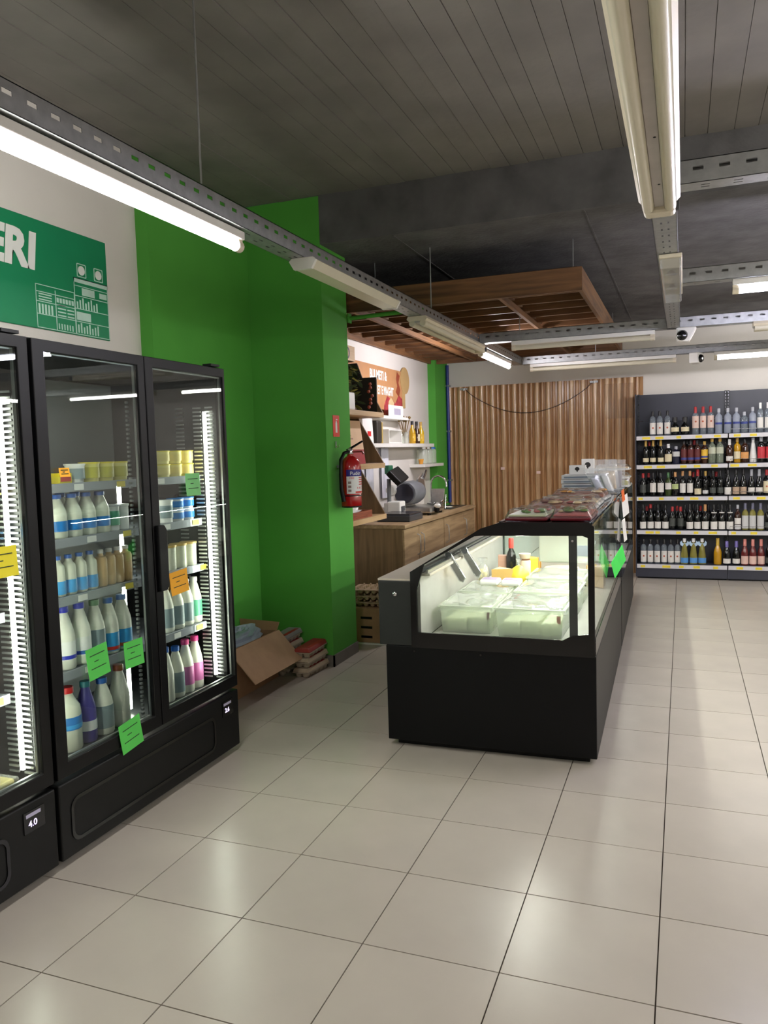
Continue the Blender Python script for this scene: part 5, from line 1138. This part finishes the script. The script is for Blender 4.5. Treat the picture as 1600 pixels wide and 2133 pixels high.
oil_c = [(cm('oil_gold', (196, 152, 36), 0.1), b_yell), (mat('oil_dark', (60, 38, 24), 0.1), b_cream), (cm('oil_bright', (214, 176, 40), 0.1), b_yell)]
for i, (g, l) in enumerate(oil_c):
    t = thing('oil_bottle', ['golden oil bottle, left of three on the long wall shelf', 'dark oil bottle in the middle of three', 'bright yellow oil bottle, right of three by the green corner'][i], 'bottle', (WX + 0.11, 8.66 + 0.16 * i, 1.686), 0, 'oil bottles')
    MB().lathe([(0.036, 0), (0.038, 0.01), (0.038, 0.14), (0.016, 0.19), (0.014, 0.23)], n=14).build('body', g, t, True)
    MB().lathe([(0.018, 0.215), (0.018, 0.26)], n=12).build('cap', k_black if i < 2 else k_gold, t, True)
    blabel(0.0395, 0.03, 0.11, -0.9, 0.9, l).build('label', l, t, True)
for i, y in enumerate((9.05, 9.22, 9.39)):
    t = thing('glass_jar', ['clear glass jar, left of three on the short wall shelf', 'clear glass jar in the middle of three on the short wall shelf', 'clear glass jar with blue lid edge, right of three'][i], 'jar', (WX + 0.1, y, 1.441), 0, 'glass jars')
    MB().lathe([(0.06, 0), (0.07, 0.01), (0.07, 0.16), (0.055, 0.18)], n=16).build('jar', m_milky, t, True)
    MB().lathe([(0.06, 0.18), (0.06, 0.2)], n=16).build('lid', c_blue if i == 2 else m_chrome, t, True)
t = thing('orange_cup', 'small orange cup at the left end of the short wall shelf', 'cup', (WX + 0.12, 8.93, 1.441)); MB().lathe([(0.022, 0), (0.034, 0.06), (0.031, 0.058), (0.02, 0.005)], n=14).build('cup', c_or, t, True)
for i, (y, z0, z1, w) in enumerate(((7.25, 0.98, 1.42, 0.20), (7.50, 1.0, 1.44, 0.20), (7.95, 1.10, 1.64, 0.22))):
    t = thing('plastic_sleeves', ['hanging white bags, left of three under the long wall shelf', 'hanging white bags, middle of three under the long wall shelf', 'long hanging white bags, right of three behind the scale'][i], 'bags', (WX + 0.03, y, z0), 0, 'hanging bags')
    mb = MB(); vs = []; fs = []; n = 16
    for z in (0, z1 - z0):
        for k in range(n + 1): vs.append((0.012 * math.sin(k * 1.9), -w / 2 + w * k / n, z))
        for k in range(n + 1): vs.append((-0.02, -w / 2 + w * k / n, z))
    m_ = n + 1
    for k in range(n): fs += [(k, k + 1, 2 * m_ + k + 1, 2 * m_ + k), (m_ + k, 3 * m_ + k, 3 * m_ + k + 1, m_ + k + 1), (k, m_ + k, m_ + k + 1, k + 1), (2 * m_ + k, 2 * m_ + k + 1, 3 * m_ + k + 1, 3 * m_ + k)]
    mb.add(vs, fs).build('bags', mat('bag_white', (226, 226, 234), 0.5), t, True)
    B(-0.03, 0.0, -0.02, 0.02, z1 - z0, z1 - z0 + 0.02).build('hook', m_chrome, t)

# ------------------------------------------------------------------ cartons on the floor by the pillar
def carton_open(label, x, y, w, d, h, rz, flap=True):
    t = thing('cardboard_box', label, 'cardboard box', (x, y, 0), rz)
    th = 0.006
    B(-w / 2, w / 2, -d / 2, -d / 2 + th, 0, h).build('side', m_card, t); B(-w / 2, w / 2, d / 2 - th, d / 2, 0, h).build('side', m_card, t)
    B(-w / 2, -w / 2 + th, -d / 2 + th, d / 2 - th, 0, h).build('side', m_card, t); B(w / 2 - th, w / 2, -d / 2 + th, d / 2 - th, 0, h).build('side', m_card, t)
    B(-w / 2 + th, w / 2 - th, -d / 2 + th, d / 2 - th, 0, th).build('bottom', m_card, t)
    return t
bx = carton_open('open cardboard box with a hanging flap beside the fridge', -2.88, 4.56, 0.30, 0.68, 0.34, 0.0)
B(0, 0.006, -0.30, 0.36, -0.27, 0).xf(Matrix.Translation((0.152, 0, 0.335)) @ Matrix.Rotation(-0.75, 4, 'Y')).build('flap', mat('flap_kraft', (196, 158, 124), 0.85), bx)
MB().prism([(-0.15, 0), (0.15, 0), (0.17, 0.07), (-0.16, 0.06)], 'X', 0, 0.006).xf(Matrix.Translation((0.0, 0.34, 0.34)) @ Matrix.Rotation(PI / 2, 4, 'Z') @ Matrix.Rotation(0.35, 4, 'Y')).build('flap', m_card, bx)
crumple('plastic_liner', bx, mat('liner_blueish', (166, 178, 190), 0.35, var=0.1), 0.12, 0.30, 0.10, (0.0, 0.05, 0.31), 9)
def egg_carton(label, x, y, z, rz, lidc):
    t = thing('egg_carton', label, 'egg carton', (x, y, z), rz, 'egg cartons')
    mb = MB(); n = 5
    for i in range(n):
        for s in (-1, 1):
            mb.lathe([(0.016, 0), (0.026, 0.012), (0.030, 0.038)], (s * 0.028 + 0.0, -0.128 + i * 0.064, 0), 10)
    mb.box(-0.064, 0.064, -0.165, 0.165, 0.034, 0.04); mb.build('cup_tray', cm('pulp_grey', (176, 162, 142), 0.9), t)
    MB().prism([(-0.064, 0.0405), (0.064, 0.0405), (0.05, 0.07), (-0.05, 0.07)], 'Y', -0.163, 0.163).build('lid', lidc, t, bevel=0.006)
    B(0.02, 0.05, -0.12, 0.12, 0.0702, 0.071).build('label', cm('egg_label_red', (176, 40, 40), 0.5), t)
    return t
c_pulp = cm('pulp_beige', (196, 178, 152), 0.9); c_lidr = cm('egg_lid_red', (160, 60, 52), 0.7)
for k in range(3):
    egg_carton(['bottom egg carton of the stack at the pillar foot', 'middle egg carton of the stack at the pillar foot', 'top egg carton with red lid on the stack at the pillar foot'][k], -2.545, 5.062, 0.0005 + 0.0725 * k, 0.05 * k - 0.05, (c_pulp, c_pulp, c_lidr)[k])
egg_carton('egg carton at the back next to the open cardboard box', -2.75, 5.07, 0.217, 0.06, cm('egg_lid_grey', (150, 146, 140), 0.8))
for k in range(3): egg_carton(['bottom carton of the rear egg stack', 'second carton of the rear egg stack', 'third carton of the rear egg stack'][k], -2.75, 5.07, 0.0005 + 0.072 * k, 0.0, c_pulp)
# behind the pillar: carton with egg trays
cb2 = thing('cardboard_box', 'closed cardboard box under the egg trays by the deli counter', 'cardboard box', (-2.47, 6.18, 0.0))
B(-0.16, 0.16, -0.22, 0.22, 0.012, 0.30).build('box', m_card, cb2, bevel=0.004); B(-0.05, 0.05, -0.222, -0.22, 0.05, 0.07).box(-0.05, 0.05, -0.222, -0.22, 0.13, 0.15).box(-0.05, 0.05, -0.222, -0.22, 0.21, 0.23).build('print', m_black, cb2)
B(-0.18, 0.18, -0.24, 0.24, 0, 0.011).build('pallet_sheet', m_paper, cb2)
eb = thing('milk_pack', 'shrink-wrapped blue and white pack between pillar and cardboard box', 'pack', (-2.725, 6.05, 0)); B(-0.055, 0.055, -0.10, 0.10, 0, 0.27).build('pack', cm('pack_white', (200, 206, 214)), eb, bevel=0.01); B(-0.05, 0.05, -0.1015, -0.1, 0.06, 0.18).build('print', cm('pack_blue', (50, 80, 160)), eb)
m_pulp2 = cm('pulp_brown', (198, 172, 142), 0.95)
def egg_tray_mesh():
    mb = MB(); n = 5; p = 0.058
    for i in range(n):
        for j in range(n):
            mb.lathe([(0.010, 0.0), (0.020, 0.010), (0.026, 0.036)], ((i - 2) * p, (j - 2) * p, 0), 8)
    for i in range(n - 1):
        for j in range(n - 1): mb.lathe([(0.018, 0.012), (0.007, 0.052), (0.005, 0.054)], ((i - 1.5) * p, (j - 1.5) * p, 0), 6)
    mb.box(-0.15, 0.15, -0.15, 0.15, 0.030, 0.034); return mb
etm = egg_tray_mesh().mesh('tray', m_pulp2)
for k in range(3):
    t = thing('egg_tray', 'brown pulp egg tray, %s from the bottom of the pile' % ORD[k], 'egg tray', (-2.50, 6.16, 0.301 + k * 0.0545), 0.05 * k, 'egg trays'); share('tray', etm, t)
t = thing('paper_sheet', 'white paper sheet standing against the pillar behind the egg trays', 'paper', (-2.70, 6.0, 0.271)); B(-0.045, 0.045, -0.002, 0.002, 0.0, 0.19).build('sheet', m_paper, t)
